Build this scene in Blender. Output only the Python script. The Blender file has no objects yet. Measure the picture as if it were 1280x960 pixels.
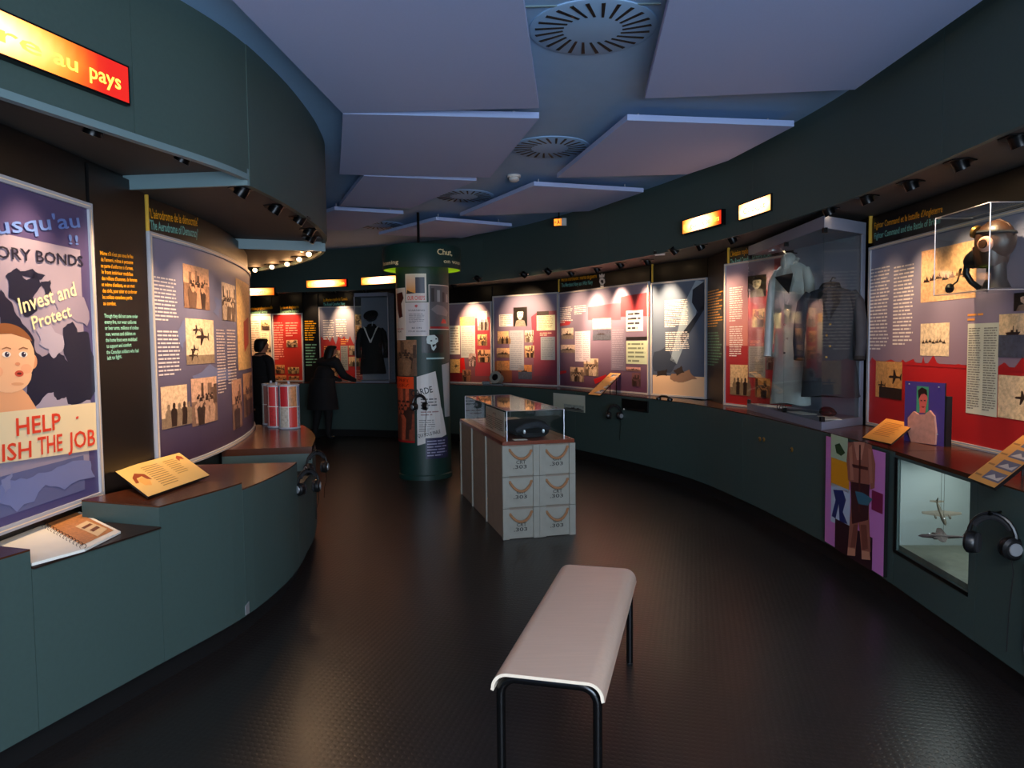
import bpy, math, random
from mathutils import Vector, Matrix, Euler
PI = math.pi
SC = bpy.context.scene
COL = SC.collection

# ------------------------------------------------------------------ camera, light, exposure
FPX, EYE, PITCH, ROLL = 900.0, 1.55, math.atan(51/900.0), math.radians(0.6)
FWD = Vector((0, math.cos(PITCH), -math.sin(PITCH)))
_r, _u = Vector((1, 0, 0)), Vector((1, 0, 0)).cross(FWD)
RIGHT = math.cos(ROLL)*_r - math.sin(ROLL)*_u
UP = math.cos(ROLL)*_u + math.sin(ROLL)*_r
EYEPT = Vector((0, 0, EYE))
cam = bpy.data.cameras.new('camera'); cam.sensor_width = 36.0; cam.lens = 36.0*FPX/1280.0
cam.clip_start = 0.02
camo = bpy.data.objects.new('camera', cam); COL.objects.link(camo)
M3 = Matrix((RIGHT, UP, -FWD)).transposed()
camo.matrix_world = Matrix.Translation(EYEPT) @ M3.to_4x4()
SC.camera = camo

world = bpy.data.worlds.new('world'); SC.world = world; world.use_nodes = True
world.node_tree.nodes['Background'].inputs[0].default_value = (0.30, 0.42, 0.75, 1)
world.node_tree.nodes['Background'].inputs[1].default_value = 0.25
# unseen area light added behind the photographer as fill for assumed daylight
al = bpy.data.lights.new('rear_fill', 'AREA'); al.shape = 'RECTANGLE'; al.size = 4.2; al.size_y = 2.2
al.energy = 300.0; al.color = (0.64, 0.80, 1.0)
alo = bpy.data.objects.new('rear_fill', al); COL.objects.link(alo)
alo.location = (1.3, -2.9, 1.45); alo.rotation_euler = (math.radians(120), 0, math.radians(29))
# overhead fill added above and behind the photographer for bench and left counter
bl_ = bpy.data.lights.new('overhead_fill', 'AREA'); bl_.shape = 'RECTANGLE'; bl_.size = 2.6; bl_.size_y = 1.2
bl_.energy = 112.0; bl_.color = (1.0, 0.93, 0.88)
blo = bpy.data.objects.new('overhead_fill', bl_); COL.objects.link(blo)
blo.location = (0.3, -0.9, 3.1); blo.rotation_euler = (math.radians(24), 0, math.radians(15))

vs = SC.view_settings
vs.view_transform = 'Standard'; vs.look = 'None'; vs.gamma = 1.0; vs.use_curve_mapping = False
vs.exposure = 0.7

SPOT_W = 40.0
WARM = (1.0, 0.66, 0.38)

# ------------------------------------------------------------------ measuring helpers
def ray(x, y):
    return FWD + RIGHT*((x-640)/FPX) + UP*((480-y)/FPX)
def at_z(x, y, z):
    d = ray(x, y); return EYEPT + d*((z-EYE)/d.z)
def at_y(x, y, Y):
    d = ray(x, y); return EYEPT + d*(Y/d.y)

def lin(c):
    out = []
    for v in c[:3]:
        v = v/255.0
        out.append(v/12.92 if v <= 0.04045 else ((v+0.055)/1.055)**2.4)
    return tuple(out)

# ------------------------------------------------------------------ materials
MATS = {}
def mat(name, rgb=(128, 128, 128), rough=0.5, metal=0.0, noise=0.0, nscale=20.0, bump=0.0, bscale=200.0, emit=None, estr=0.0, spec=0.5, stretch=None):
    if name in MATS: return MATS[name]
    m = bpy.data.materials.new(name); m.use_nodes = True
    nt = m.node_tree; b = nt.nodes['Principled BSDF']
    c = lin(rgb)
    b.inputs['Base Color'].default_value = (*c, 1)
    b.inputs['Roughness'].default_value = rough; b.inputs['Metallic'].default_value = metal
    b.inputs['Specular IOR Level'].default_value = spec
    if noise > 0 or bump > 0:
        tc = nt.nodes.new('ShaderNodeTexCoord'); mp = nt.nodes.new('ShaderNodeMapping')
        nt.links.new(tc.outputs['Object'], mp.inputs[0])
        if stretch: mp.inputs['Scale'].default_value = stretch
    if noise > 0:
        n = nt.nodes.new('ShaderNodeTexNoise'); n.inputs['Scale'].default_value = nscale; n.inputs['Detail'].default_value = 5
        nt.links.new(mp.outputs[0], n.inputs[0])
        mx = nt.nodes.new('ShaderNodeMix'); mx.data_type = 'RGBA'
        mx.inputs[6].default_value = (*[v*(1-noise) for v in c], 1); mx.inputs[7].default_value = (*[min(1, v*(1+noise)) for v in c], 1)
        nt.links.new(n.outputs[0], mx.inputs[0]); nt.links.new(mx.outputs[2], b.inputs['Base Color'])
    if bump > 0:
        n2 = nt.nodes.new('ShaderNodeTexNoise'); n2.inputs['Scale'].default_value = bscale
        nt.links.new(mp.outputs[0], n2.inputs[0])
        bp = nt.nodes.new('ShaderNodeBump'); bp.inputs['Strength'].default_value = bump; bp.inputs['Distance'].default_value = 0.004
        nt.links.new(n2.outputs[0], bp.inputs['Height']); nt.links.new(bp.outputs[0], b.inputs['Normal'])
    if emit:
        b.inputs['Emission Color'].default_value = (*lin(emit), 1); b.inputs['Emission Strength'].default_value = estr
    MATS[name] = m; return m

def attr_mat(name, photo=False, rough=0.42, emission=False):
    m = bpy.data.materials.new(name); m.use_nodes = True
    nt = m.node_tree; b = nt.nodes['Principled BSDF']; b.inputs['Roughness'].default_value = rough
    a = nt.nodes.new('ShaderNodeAttribute'); a.attribute_name = 'Col'
    src = a.outputs['Color']
    if photo:
        uv = nt.nodes.new('ShaderNodeAttribute'); uv.attribute_name = 'UVMap'
        oi = nt.nodes.new('ShaderNodeObjectInfo')
        ad = nt.nodes.new('ShaderNodeVectorMath'); ad.operation = 'ADD'
        ml = nt.nodes.new('ShaderNodeMath'); ml.operation = 'MULTIPLY'; ml.inputs[1].default_value = 37.0
        nt.links.new(oi.outputs['Random'], ml.inputs[0])
        nt.links.new(uv.outputs['Vector'], ad.inputs[0]); nt.links.new(ml.outputs[0], ad.inputs[1])
        n = nt.nodes.new('ShaderNodeTexNoise'); n.inputs['Scale'].default_value = 38; n.inputs['Detail'].default_value = 8; n.inputs['Roughness'].default_value = 0.68
        nt.links.new(ad.outputs[0], n.inputs[0])
        r = nt.nodes.new('ShaderNodeValToRGB')
        r.color_ramp.elements[0].position = 0.36; r.color_ramp.elements[0].color = (0.25, 0.20, 0.17, 1)
        r.color_ramp.elements[1].position = 0.60; r.color_ramp.elements[1].color = (1, 1, 1, 1)
        nt.links.new(n.outputs[0], r.inputs[0])
        mx = nt.nodes.new('ShaderNodeMix'); mx.data_type = 'RGBA'; mx.blend_type = 'MULTIPLY'; mx.inputs[0].default_value = 0.5
        nt.links.new(src, mx.inputs[6]); nt.links.new(r.outputs[0], mx.inputs[7]); src = mx.outputs[2]
    if emission:
        b.inputs['Base Color'].default_value = (0.02, 0.005, 0.005, 1)
        nt.links.new(src, b.inputs['Emission Color']); b.inputs['Emission Strength'].default_value = 1.0
    else:
        nt.links.new(src, b.inputs['Base Color'])
    MATS[name] = m; return m
attr_mat('print'); attr_mat('photo', photo=True); attr_mat('glow', emission=True)

def glass_mat():
    m = bpy.data.materials.new('clear_glass'); m.use_nodes = True; nt = m.node_tree
    nt.nodes.remove(nt.nodes['Principled BSDF']); out = nt.nodes['Material Output']
    t = nt.nodes.new('ShaderNodeBsdfTransparent'); t.inputs[0].default_value = (0.93, 0.96, 0.95, 1)
    g = nt.nodes.new('ShaderNodeBsdfGlossy'); g.inputs['Roughness'].default_value = 0.03; g.inputs[0].default_value = (0.9, 0.95, 1, 1)
    fa = nt.nodes.new('ShaderNodeLayerWeight'); fa.inputs[0].default_value = 0.5
    pw = nt.nodes.new('ShaderNodeMath'); pw.operation = 'POWER'; pw.inputs[1].default_value = 4.0; nt.links.new(fa.outputs['Facing'], pw.inputs[0])
    lw = nt.nodes.new('ShaderNodeMath'); lw.operation = 'MULTIPLY_ADD'; lw.inputs[1].default_value = 0.5; lw.inputs[2].default_value = 0.022; nt.links.new(pw.outputs[0], lw.inputs[0])
    mx = nt.nodes.new('ShaderNodeMixShader')
    nt.links.new(lw.outputs[0], mx.inputs[0]); nt.links.new(t.outputs[0], mx.inputs[1]); nt.links.new(g.outputs[0], mx.inputs[2])
    nt.links.new(mx.outputs[0], out.inputs[0]); MATS['clear_glass'] = m
glass_mat()

mat('green', (60, 79, 75), 0.55, noise=0.10, nscale=60, bump=0.04, bscale=300)
mat('green_edge', (104, 128, 132), 0.5, noise=0.05)
mat('kick', (9, 9, 10), 0.6, noise=0.2)
mat('black_wall', (9, 8, 8), 0.38, noise=0.15, nscale=30)
mat('ceiling_blue', (142, 180, 216), 0.8, noise=0.05, nscale=8)
mat('cloud', (164, 184, 226), 0.85, noise=0.04, nscale=90, bump=0.05, bscale=400)
mat('worktop', (74, 38, 22), 0.22, noise=0.22, nscale=9, stretch=(6, 1, 6))
mat('shelf_dark', (40, 22, 15), 0.35, noise=0.2, nscale=9)
mat('soffit', (62, 58, 54), 0.7, noise=0.08)
mat('alu', (168, 170, 178), 0.45, 0.0, noise=0.05)
mat('pale_line', (222, 205, 178), 0.5, noise=0.04)
mat('gold_line', (214, 168, 60), 0.5, noise=0.04)
mat('black_metal', (12, 12, 13), 0.3, 0.6, noise=0.1)
mat('black_plastic', (14, 14, 15), 0.35, noise=0.15, nscale=50)
mat('silver', (190, 192, 196), 0.3, 0.7, noise=0.05)
mat('brass', (168, 128, 62), 0.35, 0.8, noise=0.08)
mat('white_plastic', (205, 205, 200), 0.45, noise=0.03)
mat('lens', (255, 230, 190), 0.4, emit=(255, 214, 160), estr=9.0, noise=0.02)
mat('ply', (208, 180, 160), 0.38, noise=0.10, nscale=3.0, stretch=(2.0, 40, 40), bump=0.03, bscale=60)
mat('ply_edge', (232, 214, 190), 0.5, noise=0.12, nscale=80)
mat('tube_black', (8, 8, 9), 0.22, noise=0.1)
mat('crate_paint', (142, 142, 132), 0.7, noise=0.14, nscale=14, bump=0.08, bscale=60)
mat('crate_side', (138, 126, 112), 0.75, noise=0.16, nscale=10, bump=0.1, bscale=50)
mat('rope', (150, 108, 74), 0.9, noise=0.3, nscale=120, bump=0.4, bscale=150)
mat('red_wood', (110, 50, 26), 0.3, noise=0.2, nscale=8, stretch=(1, 8, 8))
mat('column_green', (11, 48, 42), 0.5, noise=0.12, nscale=20)
mat('lime_glow', (170, 200, 40), 0.6, noise=0.05, emit=(150, 190, 20), estr=0.30)  # emission added so the cap underside looks lit by lamps inside
mat('coat_grey', (178, 180, 174), 0.42, noise=0.25, nscale=12, bump=0.35, bscale=24)
mat('coat_navy', (40, 42, 50), 0.75, noise=0.25, nscale=30, bump=0.2, bscale=90)
mat('cloth_black', (14, 14, 17), 0.85, noise=0.3, nscale=40, bump=0.2, bscale=120)
mat('hair', (14, 9, 7), 0.6, noise=0.4, nscale=90, bump=0.4, bscale=150)
mat('skin', (176, 122, 96), 0.55, noise=0.08)
mat('leather', (54, 32, 18), 0.4, noise=0.3, nscale=25, bump=0.3, bscale=60)
mat('lining', (196, 140, 118), 0.7, noise=0.15)
mat('paper', (232, 228, 216), 0.6, noise=0.03)
mat('case_grey', (120, 126, 142), 0.55, noise=0.05)
mat('navy_base', (26, 24, 28), 0.3, noise=0.1)
mat('vit_back', (158, 168, 166), 0.7, noise=0.10, nscale=5)
mat('vit_ground', (104, 108, 96), 0.8, noise=0.3, nscale=24, bump=0.4, bscale=40)
mat('plane_camo', (74, 66, 50), 0.6, noise=0.4, nscale=30)
mat('plane_dark', (54, 40, 38), 0.6, noise=0.3, nscale=30)

def floor_mat():
    m = bpy.data.materials.new('rubber_floor'); m.use_nodes = True; nt = m.node_tree; b = nt.nodes['Principled BSDF']
    tc = nt.nodes.new('ShaderNodeTexCoord')
    mp = nt.nodes.new('ShaderNodeMapping'); mp.inputs['Rotation'].default_value = (0, 0, 0.25)
    nt.links.new(tc.outputs['Object'], mp.inputs[0])
    v = nt.nodes.new('ShaderNodeTexVoronoi'); v.inputs['Scale'].default_value = 34; v.inputs['Randomness'].default_value = 0.0
    nt.links.new(mp.outputs[0], v.inputs[0])
    r = nt.nodes.new('ShaderNodeValToRGB'); r.color_ramp.elements[0].position = 0.28; r.color_ramp.elements[1].position = 0.40
    r.color_ramp.elements[0].color = (1, 1, 1, 1); r.color_ramp.elements[1].color = (0, 0, 0, 1)
    nt.links.new(v.outputs['Distance'], r.inputs[0])
    bp = nt.nodes.new('ShaderNodeBump'); bp.inputs['Strength'].default_value = 0.22; bp.inputs['Distance'].default_value = 0.002
    nt.links.new(r.outputs[0], bp.inputs['Height']); nt.links.new(bp.outputs[0], b.inputs['Normal'])
    n = nt.nodes.new('ShaderNodeTexNoise'); n.inputs['Scale'].default_value = 1.6; n.inputs['Detail'].default_value = 6
    nt.links.new(tc.outputs['Object'], n.inputs[0])
    mx = nt.nodes.new('ShaderNodeMix'); mx.data_type = 'RGBA'
    mx.inputs[6].default_value = (*lin((30, 27, 26)), 1); mx.inputs[7].default_value = (*lin((41, 36, 34)), 1)
    nt.links.new(n.outputs[0], mx.inputs[0]); nt.links.new(mx.outputs[2], b.inputs['Base Color'])
    b.inputs['Roughness'].default_value = 0.31; b.inputs['Specular IOR Level'].default_value = 0.5
    MATS['rubber_floor'] = m
floor_mat()

# ------------------------------------------------------------------ object helpers
ORG = {}
def put(o, label=None, cat=None, group=None, kind=None):
    if label: o['label'] = label
    if cat: o['category'] = cat
    if group: o['group'] = group
    if kind: o['kind'] = kind
    return o
def thing(name, label, cat, loc, group=None):
    o = bpy.data.objects.new(name, None); COL.objects.link(o); o.location = loc; o.empty_display_size = 0.05
    ORG[o.name] = Vector(loc); put(o, label, cat, group); return o
class G:
    """collects verts and faces in world metres; build() links ONE mesh object"""
    def __init__(s): s.v = []; s.f = []
    def add(s, vs, fs):
        k = len(s.v); s.v += [Vector(p) for p in vs]; s.f += [tuple(i+k for i in f) for f in fs]; return s
    def hexa(s, p):   # 8 points: 4 bottom ccw, 4 top ccw
        return s.add(p, [(3, 2, 1, 0), (4, 5, 6, 7), (0, 1, 5, 4), (1, 2, 6, 5), (2, 3, 7, 6), (3, 0, 4, 7)])
    def box(s, c, h, M=None):  # centre, half sizes, optional rotation matrix
        c = Vector(c); pts = []
        for z in (-1, 1):
            for x, y in ((-1, -1), (1, -1), (1, 1), (-1, 1)):
                d = Vector((x*h[0], y*h[1], z*h[2])); pts.append(c + (M @ d if M else d))
        return s.hexa(pts)
    def prism(s, poly, z0, z1):
        n = len(poly)
        return s.add([(x, y, z0) for x, y in poly] + [(x, y, z1) for x, y in poly],
                     [tuple(range(n-1, -1, -1)), tuple(range(n, 2*n))] + [(i, (i+1) % n, n+(i+1) % n, n+i) for i in range(n)])
    def tube(s, path, r, seg=8, cap=True, close=False):
        path = [Vector(p) for p in path]; n = len(path); rs = r if isinstance(r, (list, tuple)) else [r]*n
        vs, up = [], None
        for i, p in enumerate(path):
            a = path[(i-1) % n] if (i > 0 or close) else path[i]; b = path[(i+1) % n] if (i < n-1 or close) else path[i]
            d = (b-a).normalized()
            if up is None: up = Vector((0, 0, 1)) if abs(d.z) < 0.9 else Vector((1, 0, 0))
            x = d.cross(up).normalized(); up = x.cross(d).normalized()
            for k in range(seg):
                t = 2*PI*k/seg; vs.append(p + x*math.cos(t)*rs[i] + up*math.sin(t)*rs[i])
        fs = []
        for i in range(n if close else n-1):
            j = (i+1) % n
            for k in range(seg): fs.append((i*seg+k, i*seg+(k+1) % seg, j*seg+(k+1) % seg, j*seg+k))
        if cap and not close: fs += [tuple(range(seg-1, -1, -1)), tuple((n-1)*seg+k for k in range(seg))]
        return s.add(vs, fs)
    def loft(s, rings, cap=True):
        m = len(rings[0]); vs = [p for r in rings for p in r]; fs = []
        for i in range(len(rings)-1):
            for k in range(m): fs.append((i*m+k, i*m+(k+1) % m, (i+1)*m+(k+1) % m, (i+1)*m+k))
        if cap: fs += [tuple(range(m-1, -1, -1)), tuple((len(rings)-1)*m+k for k in range(m))]
        return s.add(vs, fs)
    def lathe(s, prof, c, axis=(0, 0, 1), seg=24, sx=1.0):   # prof [(r, h)]
        ax = Vector(axis).normalized(); x = ax.cross(Vector((0, 0, 1)) if abs(ax.z) < 0.9 else Vector((1, 0, 0))).normalized(); y = ax.cross(x)
        c = Vector(c)
        return s.loft([[c + ax*h + x*(r*sx*math.cos(2*PI*k/seg)) + y*(r*math.sin(2*PI*k/seg)) for k in range(seg)] for r, h in prof])
    def ball(s, c, r, seg=14, rings=9, M=None):
        rr = r if isinstance(r, (tuple, list)) else (r, r, r); c = Vector(c); R = []
        for i in range(1, rings):
            t = PI*i/rings; ring = []
            for k in range(seg):
                a = 2*PI*k/seg; d = Vector((rr[0]*math.sin(t)*math.cos(a), rr[1]*math.sin(t)*math.sin(a), -rr[2]*math.cos(t)))
                ring.append(c + (M @ d if M else d))
            R.append(ring)
        return s.loft(R)
    def build(s, name, m, parent=None, smooth=False, label=None, cat=None, group=None, kind=None):
        org = Vector((0, 0, 0))
        if parent is not None: org = ORG[parent.name]
        me = bpy.data.meshes.new(name); me.from_pydata([p-org for p in s.v], [], s.f); me.update()
        if smooth:
            me.polygons.foreach_set('use_smooth', [True]*len(me.polygons))
            try: me.set_sharp_from_angle(angle=math.radians(40))
            except Exception: pass
        me.materials.append(MATS[m])
        o = bpy.data.objects.new(name, me); COL.objects.link(o)
        if parent is not None: o.parent = parent
        ORG[o.name] = org
        return put(o, label, cat, group, kind)

def copy_tree(o, parent=None, loc=None, rot=None, label=None):
    c = o.copy(); COL.objects.link(c); c.parent = parent
    if loc is not None: c.location = loc
    if rot is not None: c.rotation_euler = rot
    if label: c['label'] = label
    for ch in list(o.children):
        if ch is not c: copy_tree(ch, c)
    ORG[c.name] = Vector(c.location)
    return c

# curves in plan
def catmull(pts, step=0.1):
    P = [Vector((*p, 0)) for p in pts]; P = [P[0]*2-P[1]] + P + [P[-1]*2-P[-2]]; out = []
    for i in range(1, len(P)-2):
        n = max(2, int((P[i+1]-P[i]).length/step))
        for k in range(n):
            t = k/n; a, b, c, d = P[i-1], P[i], P[i+1], P[i+2]
            out.append(0.5*((2*b)+(c-a)*t+(2*a-5*b+4*c-d)*t*t+(3*b-a-3*c+d)*t**3))
    out.append(P[-2]); return [Vector((p.x, p.y)) for p in out]
class Curve:
    def __init__(s, pts, step=0.1, smooth=True):
        s.p = catmull(pts, step) if smooth else [Vector(p) for p in pts]
        s.L = [0]
        for a, b in zip(s.p, s.p[1:]): s.L.append(s.L[-1]+(b-a).length)
    def at(s, u):
        u = max(0, min(s.L[-1]-1e-6, u))
        import bisect
        i = max(0, min(len(s.p)-2, bisect.bisect_right(s.L, u)-1)); t = (u-s.L[i])/max(1e-9, s.L[i+1]-s.L[i])
        return s.p[i].lerp(s.p[i+1], t)
    def tan(s, u): 
        a, b = s.at(u-0.06), s.at(u+0.06); return (b-a).normalized()
    def uY(s, Y):
        for i in range(len(s.p)-1):
            if s.p[i].y <= Y <= s.p[i+1].y: return s.L[i]+(Y-s.p[i].y)/max(1e-9, s.p[i+1].y-s.p[i].y)*(s.L[i+1]-s.L[i])
        return 0 if Y < s.p[0].y else s.L[-1]
    def nrm(s, u, side):  # side +1: room lies to the left of travel
        t = s.tan(u); return Vector((-t.y, t.x))*side
def wall_gap(wall, p, d):
    """distance from p along unit direction d to the wall line"""
    best = 1e9
    for a, b in zip(wall.p, wall.p[1:]):
        e = b-a; den = d.x*e.y-d.y*e.x
        if abs(den) < 1e-9: continue
        w = a-p; t = (w.x*e.y-w.y*e.x)/den; k = (w.x*d.y-w.y*d.x)/den
        if t > 0 and -1e-6 <= k <= 1+1e-6: best = min(best, t)
    return best
def sweep(curve, u0, u1, side, front, back, z0, z1, g=None, step=0.1, wall=None):
    """solid band following curve between arc lengths, front/back = offsets towards the room"""
    g = g or G(); n = max(1, int(round((u1-u0)/step)))
    rings = []
    for i in range(n+1):
        u = u0+(u1-u0)*i/n; p = curve.at(u); nn = curve.nrm(u, side)
        bk = back if wall is None else -min(-back, wall_gap(wall, p, -nn)-0.012)
        a, b = p+nn*front, p+nn*bk
        rings.append([Vector((a.x, a.y, z0)), Vector((a.x, a.y, z1)), Vector((b.x, b.y, z1)), Vector((b.x, b.y, z0))])
    return g.loft(rings)

RF = Curve([(2.0, -3.0), (2.02, 0.0), (2.1, 1.5), (2.17, 2.8), (2.2, 4.0), (2.17, 4.9), (2.03, 5.8), (1.88, 6.5), (1.47, 7.6), (.68, 9.1), (0, 10.15), (-.8, 10.95), (-2.2, 11.85), (-3.3, 12.25), (-5.2, 12.5)])
RC = Curve([(2.0, -3.0), (2.02, 0.0), (2.1, 1.5), (2.15, 2.9), (2.21, 4.1), (2.2, 5.0), (2.06, 6.4), (1.75, 7.75), (.82, 9.65), (0, 10.72), (-1.0, 11.45), (-2.2, 12.0), (-3.3, 12.25), (-5.2, 12.45)])
RW = Curve([(2.76, -3.0), (2.75, 3.9), (2.74, 5.45), (2.56, 6.42), (2.21, 7.25), (2.19, 7.98), (1.72, 8.66), (.74, 10.56), (-.27, 11.42), (-1.05, 11.98), (-2.0, 12.48), (-3.38, 12.78), (-5.2, 13.14)], smooth=False)
LF = Curve([(-2.9, -3.0), (-2.75, 0.0), (-2.35, 1.2), (-1.98, 2.0), (-1.8, 2.57), (-1.62, 3.12), (-1.43, 3.72), (-1.37, 4.3), (-1.37, 4.85), (-1.41, 5.4), (-1.52, 6.0), (-1.82, 6.7), (-2.35, 7.4), (-3.1, 7.95), (-4.2, 8.3), (-5.2, 8.4)])
LW = Curve([(-3.3, -3.0), (-3.1, 0.2), (-2.4, 1.6), (-2.14, 2.3), (-2.12, 3.0), (-2.11, 3.68), (-2.11, 4.18), (-2.1, 4.8), (-2.16, 5.5), (-2.33, 6.3), (-2.56, 6.95), (-3.0, 7.5), (-3.8, 7.85), (-5.2, 7.95)])
LC = Curve([(-2.9, -3.0), (-2.75, 0.0), (-2.35, 1.2), (-1.98, 2.0), (-1.8, 2.57), (-1.62, 3.12), (-1.43, 3.72), (-1.375, 4.25), (-1.39, 4.6), (-1.43, 4.9), (-1.47, 5.2), (-1.53, 5.5), (-1.66, 6.0), (-1.95, 6.7), (-2.42, 7.35), (-3.1, 7.9), (-4.2, 8.25), (-5.2, 8.35)])
CEIL, SOF = 3.15, 2.47

# ------------------------------------------------------------------ setting
g = G(); g.box((-1.2, 5.3, -0.05), (4.6, 8.4, 0.05)); g.build('floor', 'rubber_floor', kind='structure')
g = G(); g.box((-1.2, 5.3, CEIL+0.05), (4.6, 8.4, 0.05)); ceiling = g.build('ceiling', 'ceiling_blue', kind='structure')
sweep(RW, 0, RW.L[-1], 1, 0, -0.12, 0, CEIL, step=0.15).build('wall_right', 'black_wall', kind='structure')
sweep(LW, 0, LW.L[-1], -1, 0, -0.12, 0, CEIL, step=0.1).build('wall_left', 'black_wall', kind='structure')
g = G(); g.box((-5.3, 10.6, CEIL/2), (0.08, 2.8, CEIL/2)); g.build('wall_end', 'black_wall', kind='structure')
def band_structure(name, curve, u0, u1, side, f, b, z0, z1, m, sm=True):
    return sweep(curve, u0, u1, side, f, b, z0, z1).build(name, m, smooth=sm, kind='structure')
# right fascia panels with thin joints, then the soffit behind it
cuts = [0, RF.uY(1.2), RF.uY(3.72), RF.uY(6.0), RF.uY(8.3), RF.uY(10.6), RF.L[-1]]
for a, b in zip(cuts, cuts[1:]):
    band_structure('trim_1', RF, a+0.002, b-0.002, 1, 0, -0.03, SOF-0.015, CEIL, 'green')
def soffit(name, curve, u0, u1, side, depth, z):
    return sweep(curve, u0, u1, side, -0.03, -depth, z, z+0.03).build(name, 'soffit', kind='structure')
soffit('trim_2', RF, 0, RF.uY(7.0), 1, 0.95, SOF)
soffit('trim_3', RF, RF.uY(7.0), RF.L[-1], 1, 1.15, SOF)
# left fascia: three runs, each lower than the one before
S1, S2, S3 = 2.485, 2.42, 2.37
uA, uB = LF.uY(3.92), LF.uY(6.15)
band_structure('trim_4', LF, 0, LF.uY(3.15), -1, 0, -0.03, S1-0.02, CEIL, 'green')
band_structure('trim_5', LF, LF.uY(3.15)+.003, uA, -1, 0, -0.03, S1-0.02, CEIL, 'green')
band_structure('trim_6', LF, uA, uB, -1, 0.004, -0.03, S2-0.012, CEIL, 'green')
band_structure('trim_7', LF, uB, LF.L[-1], -1, 0.0, -0.03, S3-0.03, CEIL, 'green')
soffit('trim_8', LF, 0, uA, -1, 0.78, S1)
soffit('trim_9', LF, uA, uB, -1, 0.95, S2)
soffit('trim_10', LF, uB, LF.L[-1], -1, 0.9, S3)
# end faces of the lower soffit runs
def beam(name, u, d, z0, z1):
    p = LF.at(u); n = LF.nrm(u, -1); a = p-n*0.0; b = p-n*d; t = LF.tan(u)*0.02
    g = G(); g.hexa([(a.x-t.x, a.y-t.y, z0), (a.x, a.y, z0), (b.x, b.y, z0), (b.x-t.x, b.y-t.y, z0), (a.x-t.x, a.y-t.y, z1), (a.x, a.y, z1), (b.x, b.y, z1), (b.x-t.x, b.y-t.y, z1)])
    return g.build(name, 'green_edge', kind='structure')
beam('trim_11', uA, 0.76, S2-0.012, S1+0.01); beam('trim_12', uB, 0.9, S3-0.03, S2+0.01)
# edge strip under left fascia
sweep(LF, 0, uA-0.02, -1, 0.006, -0.028, S1-0.05, S1-0.02).build('trim_13', 'green_edge', kind='structure')
# black recessed plinths
sweep(RC, 0, RC.L[-1], 1, -0.045, -0.10, 0, 0.13).build('baseboard_right', 'kick', kind='structure')
sweep(LC, 0, LC.L[-1], -1, -0.06, -0.12, 0, 0.115).build('baseboard_left', 'kick', kind='structure')

# suspended ceiling clouds
clouds = [
 ('large ceiling panel nearest the left green fascia, above the left sign', [(-1.38, 0.8), (-.14, 0.8), (.19, 4.70), (-1.08, 4.76)]),
 ('large ceiling panel nearest the right fascia, beside the near air diffuser', [(.46, 0.8), (.84, 4.54), (2.08, 4.42), (2.11, 3.3), (1.98, 0.8)]),
 ('second ceiling panel on the left, its pale near edge tapering', [(-1.08, 4.775), (.2, 4.91), (-.18, 6.62), (-1.5, 6.44)]),
 ('second ceiling panel on the right, with a long pale near edge', [(.8, 4.97), (2.0, 5.15), (1.82, 6.1), (1.6, 6.57), (.43, 6.65)]),
 ('third ceiling panel on the left, beyond the smoke detector', [(-1.3, 6.50), (-.31, 6.74), (-1.1, 8.05), (-1.85, 7.9)]),
 ('third ceiling panel on the right, above the exit sign', [(.23, 6.97), (1.34, 7.32), (.9, 8.35), (-.59, 8.57)]),
 ('fourth ceiling panel on the left, behind the round column', [(-1.95, 8.1), (-1.23, 8.4), (-2.1, 9.6), (-2.9, 9.3)]),
 ('fourth ceiling panel on the right, behind the column rod', [(-.9, 8.82), (.02, 9.36), (-.7, 10.35), (-1.8, 9.95)]),
]
for lab, poly in clouds:
    c = sum((Vector(p) for p in poly), Vector((0, 0)))/len(poly)
    t = thing('ceiling_panel', 'flat lavender ' + lab, 'ceiling panel', (c.x, c.y, 3.05), 'suspended ceiling panels')
    G().prism(poly, 3.05, 3.09).build('board', 'cloud', t)
    for q in poly[:4]:
        w = Vector(q).lerp(c, 0.2); G().tube([(w.x, w.y, 3.085), (w.x, w.y, CEIL)], 0.006, 6).build('hanger', 'alu', t)
# ceiling seam strip near the first diffuser
a, b = at_z(651, 9, CEIL-0.004), at_z(826, 5, CEIL-0.004)
G().hexa([(a.x, a.y-.006, CEIL-.006), (b.x, b.y-.006, CEIL-.006), (b.x, b.y+.006, CEIL-.006), (a.x, a.y+.006, CEIL-.006), (a.x, a.y-.006, CEIL), (b.x, b.y-.006, CEIL), (b.x, b.y+.006, CEIL), (a.x, a.y+.006, CEIL)]).build('trim_14', 'green_edge', kind='structure')

# air diffusers
mat('slot_dark', (10, 12, 15), 0.6, noise=0.1)
def diffuser():
    t = thing('air_diffuser', '', 'air diffuser', (0, 0, 0), 'round ceiling air diffusers')
    G().lathe([(0.325, 0.0), (0.325, -0.006), (0.31, -0.010), (0.0005, -0.010)], (0, 0, 0), seg=40).build('face_plate', 'ceiling_blue', t, smooth=True)
    sl = G(); sl.hexa([(x_, y_, z_) for z_ in (-.0125, -.009) for x_, y_ in ((0.150, -.012), (0.285, -.066), (0.293, -.048), (0.154, .000))])
    s0 = sl.build('slot', 'slot_dark', t)
    s0.rotation_euler = (0, 0, 0.0)
    for k in range(1, 24):
        s = s0.copy(); COL.objects.link(s); s.parent = t; s.rotation_euler = (0, 0, 2*PI*k/24)
    return t
d0 = diffuser()
dl = ['near round swirl air diffuser, between the two large ceiling panels', 'second round swirl air diffuser from the camera', 'third round swirl air diffuser, past the smoke detector', 'far round swirl air diffuser, above the column']
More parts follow.
